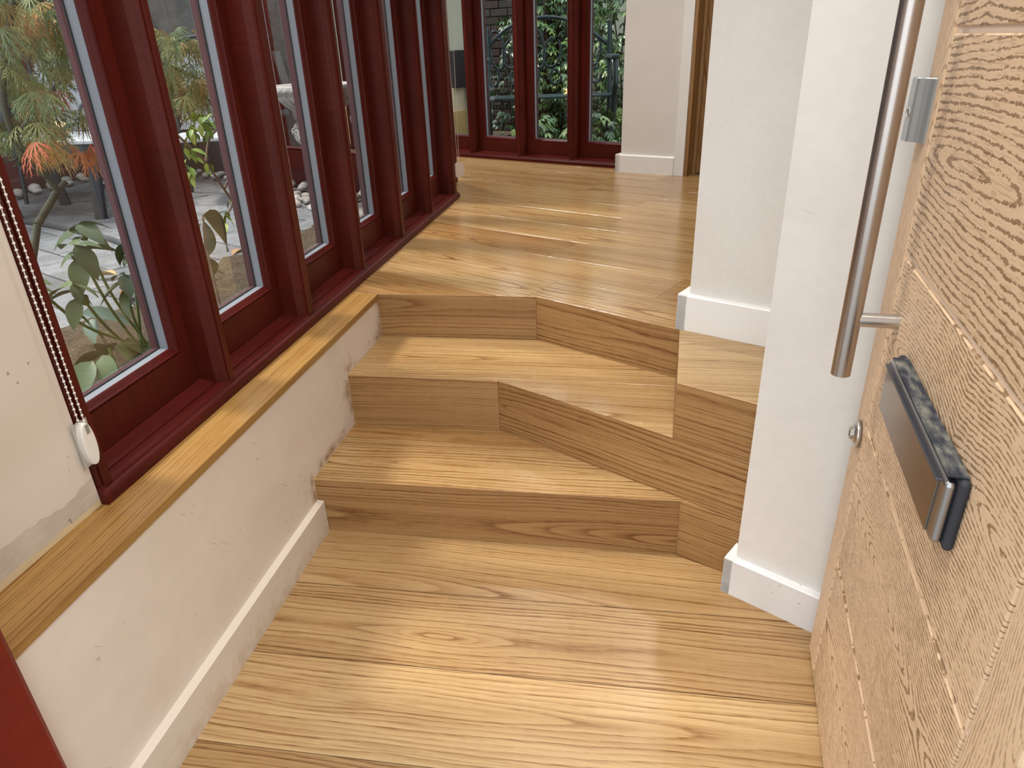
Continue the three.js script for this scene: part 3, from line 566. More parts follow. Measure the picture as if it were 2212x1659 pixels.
// ---------------------------------------------------------------- pebbles
{
  const r = rngOf(8), shapes = [], mats = [[0.62, 0.58, 0.52], [0.55, 0.50, 0.44], [0.68, 0.65, 0.60], [0.45, 0.42, 0.38]].map((c) => std(c, 0.7, { map: stoneTex }));
  for (let k = 0; k < 5; k++) { const g = new THREE.IcosahedronGeometry(1, 3), p = g.attributes.position; for (let i = 0; i < p.count; i++) { const v = V(p.getX(i), p.getY(i), p.getZ(i)), f = 1 + 0.09 * noise(v.x * 1.3 + k * 9, v.y * 1.3 + v.z) + 0.05 * noise(v.z * 2 + k, v.x * 2); p.setXYZ(i, v.x * f, v.y * f, v.z * f); } g.computeVertexNormals(); shapes.push(prep(g)); }
  const put = (x, z, s, where, y = GY) => {
    const m = part('pebble', shapes[Math.floor(r() * 5)], mats[Math.floor(r() * 4)], scene);
    m.scale.set(s * (0.95 + r() * 0.35), s * (0.55 + r() * 0.25), s * (0.75 + r() * 0.3)); m.rotation.set((r() - 0.5) * 0.3, r() * 6.28, (r() - 0.5) * 0.3); m.position.set(x, y + m.scale.y * 0.8, z);
    tag(m, 'pale rounded pebble ' + where, 'pebble', 'pebbles ' + where);
  };
  const q0 = along([-0.25, -4.63], HN, 0.06);
  for (let k = 0; k < 46; k++) { const p = along(q0, H, -0.15 - k * 0.082, HN, 0.05 + (k % 2) * 0.095); put(p[0], p[1], 0.030 + r() * 0.012, 'at the foot of the red glazed wing'); }
  for (let k = 0; k < 16; k++) for (let j = 0; j < 9; j++) {
    const x = -0.42 - k * 0.084 + (j % 2) * 0.042, z = -3.93 - j * 0.08 - k * 0.02;
    if (z > -4.66 + (x + 0.25) * 0.508 + 0.27 && !(Math.hypot(x + 1.10, z + 4.46) < 0.22) && x > -0.75 - (-3.9 - z) * 1.1) put(x, z, 0.029 + r() * 0.008, 'lying around the bird bath');
  }
  for (let k = 0; k < 40; k++) put(-3.9 + (k % 2) * 0.1, -5.95 + k * 0.088, 0.036 + r() * 0.011, 'along the maroon plinth');
}
// ---------------------------------------------------------------- bird bath
{
  const b = thing('bird_bath', 'weathered white stone bird bath carried by a curly-haired cherub', 'bird bath', [-1.08, GY, -4.46]); b.scale.set(1.06, 1.0, 1.06);
  const stone = std([0.66, 0.63, 0.58], 0.85, { map: stoneTex });
  const lathe = (pts, n = 40) => prep(new THREE.LatheGeometry(pts.map(([x, y]) => new THREE.Vector2(x, y)), n));
  const bowl = part('bowl', lathe([[0.001, 0.60], [0.07, 0.60], [0.12, 0.615], [0.17, 0.645], [0.205, 0.675], [0.222, 0.695], [0.225, 0.715], [0.247, 0.72], [0.262, 0.735], [0.262, 0.757], [0.252, 0.765], [0.24, 0.762], [0.22, 0.73], [0.14, 0.70], [0.001, 0.69]]), stone, b);
  const rim = []; for (let k = 0; k < 34; k++) { const a = k / 34 * 6.283; const g = new THREE.SphereGeometry(0.017, 8, 6).scale(0.9, 0.75, 0.55).rotateY(Math.PI / 2 - a).translate(Math.cos(a) * 0.258, 0.738, Math.sin(a) * 0.258); rim.push(prep(g)); } part('rim_carving', rim, stone, bowl);
  for (let k = 0; k < 16; k++) { const a = k / 16 * 6.283; const pts = [[0.10, 0.604], [0.155, 0.632], [0.197, 0.665], [0.222, 0.706]].map(([x, y]) => [Math.cos(a) * x, y, Math.sin(a) * x]); part('flute', tube(pts, 0.009, 10, 6), stone, bowl); }
  part('neck', lathe([[0.001, 0.53], [0.05, 0.53], [0.045, 0.55], [0.032, 0.565], [0.034, 0.58], [0.07, 0.60], [0.001, 0.605]], 24), stone, b);
  const R = rngOf(3), hair = []; for (let k = 0; k < 70; k++) { const a = R() * 6.283, e = -0.3 + R() * 1.8; hair.push(prep(new THREE.TorusGeometry(0.011, 0.005, 5, 8).rotateX(R() * 3).rotateY(R() * 3).translate(-0.105 + Math.cos(a) * Math.cos(e) * 0.062, 0.475 + Math.sin(e) * 0.06, 0.02 + Math.sin(a) * Math.cos(e) * 0.06))); }
  // the cherub: head, chest, belly, two legs bending below, arms reaching up to the bowl
  const body = [new THREE.SphereGeometry(0.061, 18, 14).scale(1, 1.08, 1).translate(-0.105, 0.468, 0.02), new THREE.SphereGeometry(0.014, 8, 6).translate(-0.10, 0.452, 0.082), rod([-0.09, 0.43, 0.01], [-0.05, 0.36, 0], 0.03, 0.036), new THREE.SphereGeometry(0.062, 16, 12).scale(1, 1.25, 0.85).translate(-0.045, 0.345, 0), new THREE.SphereGeometry(0.058, 16, 12).scale(1, 1, 0.9).translate(-0.035, 0.275, 0)];
  body.push(tube([[-0.06, 0.26, 0.01], [-0.07, 0.18, 0.05], [-0.05, 0.10, 0.02], [-0.045, 0.05, 0.03]], 0.03, 14, 10), tube([[-0.01, 0.26, 0.0], [0.03, 0.17, 0.04], [0.0, 0.09, 0.0], [0.02, 0.045, 0.02]], 0.029, 14, 10));
  body.push(tube([[-0.10, 0.38, 0], [-0.135, 0.44, 0.0], [-0.11, 0.53, -0.01], [-0.07, 0.6, -0.01]], 0.019, 14, 8), tube([[0.005, 0.38, 0], [0.05, 0.43, 0.01], [0.055, 0.52, 0.0], [0.04, 0.6, 0]], 0.019, 14, 8));
  const ch = part('cherub', body, stone, b); part('curls', hair, stone, ch);
  part('stem', lathe([[0.001, 0.04], [0.06, 0.04], [0.045, 0.08], [0.032, 0.2], [0.036, 0.42], [0.045, 0.53], [0.001, 0.53]], 20).translate(0.015, 0, -0.035), stone, b);
  part('base', lathe([[0.001, 0], [0.15, 0], [0.155, 0.02], [0.13, 0.03], [0.115, 0.045], [0.001, 0.05]], 36), stone, b);
}
// ---------------------------------------------------------------- leaves and plants
function leafShape(len, wid, droop = 0.25, fold = 0.25, seg = 6, tip = 1.0) {   // a pointed leaf along +x, folded along its midrib
  const pos = [], idx = [];
  for (let i = 0; i <= seg; i++) { const t = i / seg, w = wid * Math.pow(Math.sin(Math.PI * Math.pow(t, 0.8)), tip) * 0.5 + 0.0002, y = -droop * len * t * t; for (const s of [-1, 0, 1]) pos.push(len * t * (1 - droop * 0.2 * t), y + Math.abs(s) * w * fold, s * w); }
  for (let i = 0; i < seg; i++) for (const k of [0, 1]) { const a = i * 3 + k; idx.push(a, a + 1, a + 3, a + 1, a + 4, a + 3); }
  const g = new THREE.BufferGeometry(); g.setAttribute('position', new THREE.Float32BufferAttribute(pos, 3)); g.setIndex(idx); g.computeVertexNormals(); g.setAttribute('uv', new THREE.BufferAttribute(new Float32Array(pos.length / 3 * 2), 2)); return g;
}
const leafMat = (rgb, rough = 0.45) => new THREE.MeshStandardMaterial({ color: new THREE.Color().setRGB(...rgb), roughness: rough, side: THREE.DoubleSide });
function place(o, pos, yaw, pitch, roll, s) { o.position.set(...pos); o.rotation.order = 'YZX'; o.rotation.set(roll, yaw, pitch); o.scale.setScalar(s); return o; }
function foliage(parent, geo, rgbs, list, single = 40, rough = 0.45) {   // list: [pos, yaw, pitch, roll, scale]; the first ones are meshes of their own
  const ms = rgbs.map((c) => leafMat(c, rough)), d = new THREE.Object3D();
  list.slice(0, single).forEach((a, i) => { const m = new THREE.Mesh(geo, ms[i % ms.length]); m.name = 'leaf'; m.castShadow = m.receiveShadow = true; place(m, ...a); parent.add(m); });
  const rest = list.slice(single); if (!rest.length) return;
  const im = new THREE.InstancedMesh(geo, leafMat([1, 1, 1], rough), rest.length); im.name = 'foliage'; im.userData.kind = 'stuff'; im.castShadow = im.receiveShadow = true;
  rest.forEach((a, i) => { place(d, ...a); d.updateMatrix(); im.setMatrixAt(i, d.matrix); im.setColorAt(i, new THREE.Color().setRGB(...rgbs[(i * 7 + (i >> 3)) % rgbs.length])); });
  parent.add(im);
}
const bark = std([0.12, 0.125, 0.085], 0.85, { map: stoneTex }), twig = std([0.26, 0.19, 0.14], 0.8), greenStem = std([0.12, 0.2, 0.05], 0.6);
{ // cut-leaf maple
  const m = thing('japanese_maple', 'fine cut-leaved maple turning orange outside the first red window', 'maple tree');
  const X0 = -1.0, P = (y, z, x = X0) => [x, y, z];
  part('trunk', [rod(P(0.43, -1.70), P(0.87, -1.98), 0.013, 0.012), rod(P(0.87, -1.98), P(0.955, -2.105), 0.012, 0.0115), rod(P(0.955, -2.105), P(1.0, -2.085), 0.0115, 0.011), rod(P(0.955, -2.105), P(0.975, -2.15), 0.009, 0.010)], bark, m);
  part('branch', tube([P(0.99, -2.08), P(1.05, -2.10), P(1.11, -2.16), P(1.135, -2.23, -1.02), P(1.145, -2.32, -1.05)], 0.007, 20, 7), bark, m);
  part('branch', tube([P(1.0, -2.085), P(1.05, -2.04), P(1.22, -1.98, -0.98), P(1.5, -2.1, -0.95), P(1.75, -2.3, -0.95)], 0.010, 24, 7), bark, m);
  part('branch', tube([P(1.15, -2.0, -0.98), P(1.3, -2.3), P(1.36, -2.75, -1.05), P(1.25, -3.1, -1.0)], 0.007, 24, 7), bark, m);
  part('branch', tube([P(1.08, -2.0), P(1.08, -1.9, -0.95), P(1.12, -1.8, -0.9)], 0.005, 14, 6), bark, m);
  part('branch', tube([P(1.06, -2.12), P(1.07, -2.0, -0.99), P(1.06, -1.92, -0.96)], 0.003, 14, 6), bark, m);
  const lobe = leafShape(0.088, 0.0048, 0.4, 0.3, 5, 0.8), lobes = []; const LL = [1, 0.92, 0.92, 0.74, 0.74, 0.5, 0.5], AA = [0, 0.38, -0.38, 0.8, -0.8, 1.3, -1.3];
  LL.forEach((l, i) => { lobes.push(prep(lobe.clone().scale(l, l, l).rotateY(AA[i]))); for (const q of [0.35, 0.55, 0.72]) for (const sd of [1, -1]) lobes.push(prep(lobe.clone().scale(0.26 * l, 0.3, 0.5).rotateY(sd * 0.42).translate(q * l * 0.084, -0.4 * 0.088 * q * q * l, 0).rotateY(AA[i]))); });
  const leaf = merge(lobes), r = rngOf(91), list = [], warm = [];
  const blob = (y, z, ry, rz, n, out, x = X0) => { for (let i = 0; i < n; i++) { const a = r() * 6.283, q = Math.sqrt(r()); out.push([[x + (r() - 0.5) * 0.3, y + Math.sin(a) * q * ry, z + Math.cos(a) * q * rz], r() * 6.283, -0.5 - r() * 0.7, (r() - 0.5) * 0.8, 0.75 + r() * 0.6]); } };
  blob(1.44, -2.15, 0.12, 0.26, 75, list); blob(1.34, -2.18, 0.07, 0.26, 42, list); blob(1.28, -2.06, 0.04, 0.14, 12, list); blob(1.165, -2.05, 0.03, 0.11, 20, list); blob(1.19, -2.22, 0.025, 0.12, 14, list); blob(1.6, -2.3, 0.12, 0.4, 60, list);
  blob(1.30, -2.95, 0.12, 0.25, 70, list, -1.02); blob(1.20, -3.08, 0.06, 0.2, 38, list); blob(1.42, -2.85, 0.05, 0.14, 20, list);
  foliage(m, leaf, [[0.22, 0.27, 0.08], [0.15, 0.22, 0.09], [0.28, 0.30, 0.11], [0.33, 0.24, 0.08], [0.18, 0.25, 0.13]], list, 60, 0.6);
  blob(1.085, -2.20, 0.018, 0.07, 12, warm); blob(1.12, -2.0, 0.02, 0.05, 8, warm); blob(1.23, -3.06, 0.025, 0.06, 10, warm, -0.95); blob(1.5, -2.3, 0.05, 0.12, 12, warm); blob(1.26, -2.14, 0.02, 0.03, 5, warm, -0.9);
  foliage(m, leaf, [[0.62, 0.22, 0.05], [0.58, 0.32, 0.08], [0.6, 0.15, 0.06], [0.45, 0.33, 0.10]], warm, 60, 0.6);
}
const bigLeaf = leafShape(0.13, 0.062, 0.3, 0.28, 8, 0.85), midLeaf = leafShape(0.065, 0.026, 0.3, 0.3, 6, 0.9);
function leafyStem(parent, pts, r, mat, leaves, geo, mats) {
  part('stem', tube(pts, r, 18, 6), mat, parent);
  leaves.forEach(([p, yaw, pitch, roll, s], i) => { const m = new THREE.Mesh(geo, mats[i % mats.length]); m.name = 'leaf'; m.castShadow = m.receiveShadow = true; place(m, p, yaw, pitch, roll, s); parent.add(m); });
}
{ // broad-leaved plants beneath the first window
  const mats = [[0.075, 0.125, 0.05], [0.095, 0.15, 0.06], [0.065, 0.11, 0.05], [0.12, 0.185, 0.07]].map((c) => leafMat(c, 0.5)), r = rngOf(6);
  const a = thing('peony', 'tall stemmed peony with drooping lobed leaves outside the first red window', 'plant', [-0.70, GY + 0.04, -1.92]);
  const heads = [[0.0, 0.42, 0.14], [0.02, 0.38, -0.05], [0.04, 0.33, 0.24], [-0.05, 0.46, 0.05], [0.02, 0.41, -0.14], [0.05, 0.30, 0.04], [-0.04, 0.36, 0.30], [0.03, 0.27, -0.1]];
  heads.forEach(([x, y, z], k) => {
    const L = []; for (let i = 0; i < 7; i++) L.push([[x, y - (i % 3) * 0.02, z], i * 0.9 + r() * 0.6, 0.1 - r() * 0.9, (r() - 0.5) * 0.8, 0.45 + r() * 0.5]);
    leafyStem(a, [[(k - 2.5) * 0.012, 0, (k % 3 - 1) * 0.02 - 0.02], [x * 0.5, y * 0.5, z * 0.6], [x, y, z]], 0.0045, greenStem, L, bigLeaf, mats);
  });
  const b = thing('low_plant', 'low plant with broad folded leaves on the soil outside the first red window', 'plant', [-0.56, GY + 0.06, -1.63]);
  const B = [[[0, 0.13, 0.0], 3.3, -0.25, 0.5, 1.1], [[0.01, 0.14, -0.01], 0.9, -0.75, 0.6, 1.45], [[0.02, 0.13, -0.04], 1.7, -0.55, 0.8, 1.35], [[0.03, 0.07, -0.10], 1.45, 0.02, 0.9, 1.5], [[-0.02, 0.12, 0.05], 4.6, -0.5, -0.4, 1.2], [[0.0, 0.13, 0.03], 5.4, -0.6, 0.4, 1.0], [[-0.02, 0.14, -0.02], 2.4, -0.3, 0.2, 1.0]];
  leafyStem(b, [[0, 0, 0], [0.01, 0.06, 0.005], [0, 0.14, 0]], 0.004, greenStem, B, bigLeaf, mats);
  const c = thing('broad_leaf', 'large blue-green leaf lying over the edge of the soil bed', 'plant', [-0.92, GY + 0.05, -2.02]);
  leafyStem(c, [[0, 0, 0], [0.01, 0.06, 0.04], [0.02, 0.13, 0.09]], 0.004, greenStem, [[[0.02, 0.13, 0.09], 0.9, -0.25, 0.3, 1.5], [[0.02, 0.10, 0.05], 5.2, -0.4, 0.2, 0.8]], bigLeaf, [leafMat([0.13, 0.21, 0.16], 0.5)]);
}
{ // pale green shrub outside the second window
  const s = thing('lime_shrub', 'young shrub with bright lime green leaves outside the second red window', 'shrub', [-0.75, GY + 0.03, -2.86]);
  const mats = [[0.30, 0.42, 0.06], [0.22, 0.36, 0.06], [0.38, 0.46, 0.10], [0.17, 0.3, 0.06]].map((c) => leafMat(c, 0.5)), r = rngOf(14);
  const stems = [[[0, 0, -0.05], [0, 0.12, -0.02], [0, 0.26, 0.06], [0, 0.42, 0.17], [0, 0.54, 0.26], [0, 0.66, 0.40]], [[0, 0.54, 0.26], [0, 0.62, 0.20], [0.01, 0.66, 0.14], [0.01, 0.72, 0.12]], [[0, 0.26, 0.06], [0.02, 0.36, 0.13], [0.03, 0.32, 0.26]], [[0, 0.42, 0.17], [0.02, 0.5, 0.1], [0.02, 0.57, 0.05]]];
  const tips = [[[0.0, 0.71, 0.23], 10], [[0.0, 0.67, 0.21], 10], [[0.01, 0.69, 0.14], 9], [[0.0, 0.66, 0.31], 8], [[0, 0.59, 0.36], 8], [[0, 0.53, 0.39], 8], [[0.0, 0.54, 0.27], 5], [[0.02, 0.57, 0.05], 6], [[0.02, 0.5, 0.08], 4], [[0.02, 0.36, 0.16], 7], [[0.03, 0.32, 0.26], 6], [[0.02, 0.42, 0.12], 5], [[-0.02, 0.38, 0.7], 6]];
  stems.forEach((p) => part('stem', tube(p, 0.0048, 16, 6), twig, s));
  part('stem', tube([[0, 0.1, 0.3], [-0.01, 0.3, 0.6], [-0.02, 0.38, 0.7]], 0.003, 12, 6), twig, s);
  tips.forEach(([p, n]) => { for (let i = 0; i < n; i++) { const m = new THREE.Mesh(midLeaf, mats[Math.floor(r() * 4)]); m.name = 'leaf'; m.castShadow = m.receiveShadow = true; place(m, [p[0] + (r() - 0.5) * 0.03, p[1] + (r() - 0.5) * 0.05, p[2] + (r() - 0.5) * 0.05], r() * 6.28, -0.2 - r() * 0.9, (r() - 0.5) * 0.8, 0.6 + r() * 0.45); s.add(m); } });
  const o = thing('broad_leaf', 'big drooping olive leaf hanging before the second red window', 'plant', [-0.50, GY + 0.03, -2.16]);
  leafyStem(o, [[0, 0, 0.04], [0, 0.2, 0.05], [0.0, 0.36, 0.05], [0.0, 0.44, 0.03]], 0.004, twig, [[[0.0, 0.44, 0.03], 1.45, -0.7, 1.15, 1.9], [[0.0, 0.43, 0.04], 1.9, -0.95, 1.0, 1.4], [[0.0, 0.42, 0.05], 4.6, -0.9, 0.6, 0.9], [[0.0, 0.30, 0.05], 1.9, -0.8, 0.5, 0.7]], bigLeaf, [leafMat([0.085, 0.10, 0.04], 0.5)]);
  const w = thing('grey_sprig', 'thin sprig with grey-green leaves in front of the bird bath', 'plant', [-0.75, GY, -3.66]);
  const L = []; for (let i = 0; i < 13; i++) L.push([[-0.06 + (r() - 0.5) * 0.1, 0.22 + r() * 0.28, -0.1 + (r() - 0.5) * 0.12], r() * 6.28, -0.3 + r() * 0.6, (r() - 0.5), 0.8 + r() * 0.5]);
  leafyStem(w, [[0, 0, 0], [0.0, 0.12, -0.03], [-0.04, 0.24, -0.08], [-0.08, 0.42, -0.12]], 0.0035, twig, L, midLeaf, [leafMat([0.30, 0.40, 0.28]), leafMat([0.2, 0.33, 0.12])]);
}
// ---------------------------------------------------------------- garden furniture
const darkIron = std([0.045, 0.055, 0.062], 0.5, { metalness: 0.3 }), greyTop = std([0.50, 0.54, 0.57], 0.45), wireMat = std([0.52, 0.56, 0.60], 0.5);
{
  const t = thing('garden_table', 'dark framed garden table with a pale grey top behind the maple', 'table', [-2.86, GY, -4.30], 0.1);
  part('table_top', rbox(-0.42, 0.475, -0.30, 0.42, 0.50, 0.30, 0.008), greyTop, t);
  part('apron', [rbox(-0.40, 0.41, 0.25, 0.40, 0.475, 0.28, 0.004), rbox(-0.40, 0.41, -0.28, 0.40, 0.475, -0.25, 0.004), rbox(-0.41, 0.41, -0.27, -0.38, 0.475, 0.27, 0.004), rbox(0.38, 0.41, -0.27, 0.41, 0.475, 0.27, 0.004)], darkIron, t);
  for (const [x, z, k] of [[-0.36, 0.25, -1], [0.36, 0.25, 1], [-0.36, -0.25, -1], [0.36, -0.25, 1]]) part('leg', plate([[-0.035, 0], [0.035, 0], [0.03, 0.44], [-0.03, 0.44]].map(([a, b]) => [a + (0.44 - b) * 0.16 * -k, b]), V(x, 0, z), X, Y, 0.035, 0.004), darkIron, t);
  const b = part('loaf', new THREE.SphereGeometry(0.07, 18, 12).scale(1.25, 0.75, 0.9).translate(-2.80, GY + 0.55, -4.24), std([0.66, 0.46, 0.27], 0.8), scene); b.name = 'tan_stone'; tag(b, 'tan rounded stone lying on the pale table top', 'stone');
}
function meshChair(pos, turn, label) {
  const c = thing('garden_chair', label, 'chair', pos, turn, 'wire mesh garden chairs');
  const hgt = 0.52, arcTop = (s) => hgt + 0.06 * (1 - s * s), W = 0.26, B = (s, h) => [s * W, 0.44 + h, -0.2 - h * 0.18];
  const rim = []; for (let i = 0; i <= 12; i++) { const s = -1 + i / 6; rim.push(B(s, arcTop(s) + 0.055)); }
  const frame = part('back_frame', [tube([B(-1, 0), B(-1.02, 0.3), ...rim, B(1.02, 0.3), B(1, 0)], 0.011, 60, 8), tube(Array.from({ length: 9 }, (_, i) => B(-0.97 + i * 0.2425, arcTop(-0.97 + i * 0.2425))), 0.007, 24, 6)], darkIron, c);
  const wires = []; for (let k = -1; k <= 1; k += 2) for (let i = -24; i < 26; i++) { const a = [], N = 10; for (let j = 0; j <= N; j++) { const h = 0.02 + (hgt - 0.02) * j / N, s = i * 0.05 + k * (h - 0.25) * 2.4; if (Math.abs(s) < 0.97) a.push(B(s, Math.min(h, arcTop(s)))); } if (a.length > 1) wires.push(rod(a[0], a.at(-1), 0.0042, 0.0042, 4)); }
  const wm = part('back_mesh', wires, wireMat, frame); wm.userData.kind = 'stuff';
  part('seat', rbox(-0.25, 0.41, -0.21, 0.25, 0.44, 0.24, 0.012), wireMat, c);
  for (const [x, z] of [[-0.24, 0.22], [0.24, 0.22], [-0.24, -0.2], [0.24, -0.2]]) part('leg', rod([x * 1.15, 0, z * 1.15], [x, 0.43, z], 0.014, 0.016, 10), darkIron, c);
  for (const s of [-1, 1]) part('arm', tube([[s * 0.26, 0.66, -0.24], [s * 0.28, 0.67, 0.0], [s * 0.28, 0.64, 0.2], [s * 0.27, 0.43, 0.22]], 0.012, 24, 8), darkIron, c);
}
meshChair([-2.12, GY, -4.86], 2.2 - 1.9, 'wire mesh garden chair with a curved back standing by the brown boarded wall');
meshChair([-3.30, GY - 0.12 + 0.12, -4.86], 0.2, 'wire mesh garden chair behind the pale topped garden table');
{
  const t = thing('barbecue_trolley', 'black barbecue trolley with a white rimmed wheel', 'trolley', [-3.36, GY, -5.24]);
  const whl = part('wheel', new THREE.TorusGeometry(0.10, 0.014, 10, 40).rotateY(0.75).translate(0, 0.114, 0), sealBlack, t);
  part('white_rim', new THREE.TorusGeometry(0.086, 0.010, 8, 40).scale(1, 1, 0.7).rotateY(0.75).translate(0.003, 0.114, 0.003), std([0.78, 0.8, 0.8], 0.4), whl);
  part('spokes', Array.from({ length: 6 }, (_, k) => { const a = k * Math.PI / 3; const g = rod([0, 0, 0], [Math.cos(a) * 0.082, Math.sin(a) * 0.082, 0], 0.006, 0.006, 6); return g.rotateY(0.75).translate(0, 0.114, 0); }), darkIron, whl);
  part('body', rbox(0.05, 0.16, -0.3, 0.52, 0.42, 0.0, 0.03), darkIron, t);
  part('leg', [rod([0.48, 0, -0.04], [0.48, 0.2, -0.04], 0.02), rod([0.48, 0, -0.28], [0.48, 0.2, -0.28], 0.02), rod([0.02, 0.114, -0.02], [0.12, 0.2, -0.1], 0.015)], darkIron, t);
  const h = part('garden_hose', tube([[-3.4, GY + 0.016, -3.95], [-3.0, GY + 0.016, -3.95], [-2.5, GY + 0.016, -3.75], [-2.0, GY + 0.016, -3.5], [-1.55, GY + 0.016, -3.15], [-1.3, GY + 0.018, -2.7]], 0.016, 60, 8), std([0.09, 0.10, 0.105], 0.4), scene);
  tag(h, 'dark grey garden hose lying across the paving', 'hose');
  const dl = leafShape(0.11, 0.06, 0.1, 0.7, 6), r = rngOf(41), spots = [[-1.25, -2.62], [-1.5, -2.85], [-1.75, -3.0], [-1.5, -3.3], [-1.62, -2.45], [-1.1, -3.2], [-0.62, -2.1], [-0.5, -2.0]];
  spots.forEach(([x, z], i) => { const m = part('fallen_leaf', dl.clone(), leafMat([[0.36, 0.19, 0.10], [0.5, 0.36, 0.16], [0.42, 0.27, 0.15]][i % 3], 0.8), scene); place(m, [x, GY + (x > -1 ? 0.075 : 0.022), z], r() * 6, 0.05, (r() - 0.5) * 0.6, 0.8 + r() * 0.5); const on = x > -1 ? 'on the soil bed' : 'on the grey paving'; tag(m, 'dry brown leaf fallen ' + on, 'leaf', 'fallen leaves ' + on); });
}
// ================================================================ the garden behind the far screen
const GF = 0.47;
const F = (s, d, y = GF) => { const p = along(FAR, FT, s, HN, -d); return [p[0], y, p[1]]; };   // s along the far screen, d beyond it
{
  const g = setting('garden_ground', 'bare soil behind the far windows');
  const q = [F(-3, 0.17), F(3.2, 0.17), F(3.2, 4), F(-3, 4)].map((p) => [p[0], p[2]]);
  mound('soil', q, GF, 0.02, 9, g);
  part('footing', prism([F(-1.4, 0.0), F(1.6, 0.0), F(1.6, 0.16), F(-1.4, 0.16)].map((p) => [p[0], p[2]]), 0.3, Y3 - 0.001), maroon, g);
  const sage = std([0.40, 0.45, 0.37], 0.9, { map: speckle }), w = setting('wall_garden', 'pale sage green rendered wall behind the shrubs');
  part('wall', prism([F(-0.4, 2.6), F(4.0, 2.6), F(4.0, 2.8), F(-0.4, 2.8)].map((p) => [p[0], p[2]]), 0.3, 2.7), sage, w);
  const w2 = setting('wall_garden_001', 'sage green wall with a cream and ochre boarded foot');
  part('wall', prism([F(-3.2, 0.95), F(-0.57, 0.95), F(-0.57, 1.1), F(-3.2, 1.1)].map((p) => [p[0], p[2]]), 0.3, 2.9), sage, w2);
  part('cream_board', prism([F(-3.2, 0.78), F(-0.66, 0.78), F(-0.66, 0.95), F(-3.2, 0.95)].map((p) => [p[0], p[2]]), 0.80, 1.0), std([0.62, 0.55, 0.38], 0.6), w2);
  part('ochre_board', prism([F(-3.2, 0.74), F(-0.65, 0.74), F(-0.65, 0.95), F(-3.2, 0.95)].map((p) => [p[0], p[2]]), 0.45, 0.80), std([0.52, 0.38, 0.15], 0.6), w2);
  const bw = setting('wall_garden_002', 'dark old brick wall behind the shrubs'), bm = [[0.055, 0.035, 0.03], [0.07, 0.045, 0.04], [0.09, 0.075, 0.06], [0.06, 0.055, 0.05]].map((c) => std(c, 0.9, { map: stoneTex })), r = rngOf(55);
  part('mortar', prism([F(-1.5, 2.05), F(-0.22, 2.05), F(-0.22, 2.15), F(-1.5, 2.15)].map((p) => [p[0], p[2]]), 0.3, 2.5), std([0.05, 0.05, 0.048], 0.95), bw);
  const bg = new RoundedBoxGeometry(0.215, 0.065, 0.03, 1, 0.006);
  for (let j = 0; j < 26; j++) for (let i = 0; i < 6; i++) { const p = F(-1.38 + i * 0.226 + (j % 2) * 0.113, 2.045 - 0.004 * r()); if (i === 5 && j % 2) continue; const m = new THREE.Mesh(bg, bm[Math.floor(r() * 4)]); m.name = 'brick'; m.position.set(p[0], 0.52 + j * 0.075, p[2]); m.rotation.y = -Math.atan2(FT.z, FT.x); m.castShadow = m.receiveShadow = true; bw.add(m); }
  const pot = part('planter_box', rbox(-0.2, 0, -0.12, 0.2, 0.42, 0.12, 0.01), sealBlack, scene); const pp = F(-0.50, 0.78, 0.99); pot.position.set(pp[0], pp[1], pp[2]); pot.rotation.y = -Math.atan2(FT.z, FT.x); pot.scale.set(0.6, 0.75, 0.6); tag(pot, 'black box standing on the cream ledge against the sage wall', 'box');
  pot.position.y = 1.0; pot.position.x = F(-0.74, 0.87)[0]; pot.position.z = F(-0.74, 0.87)[2];
}
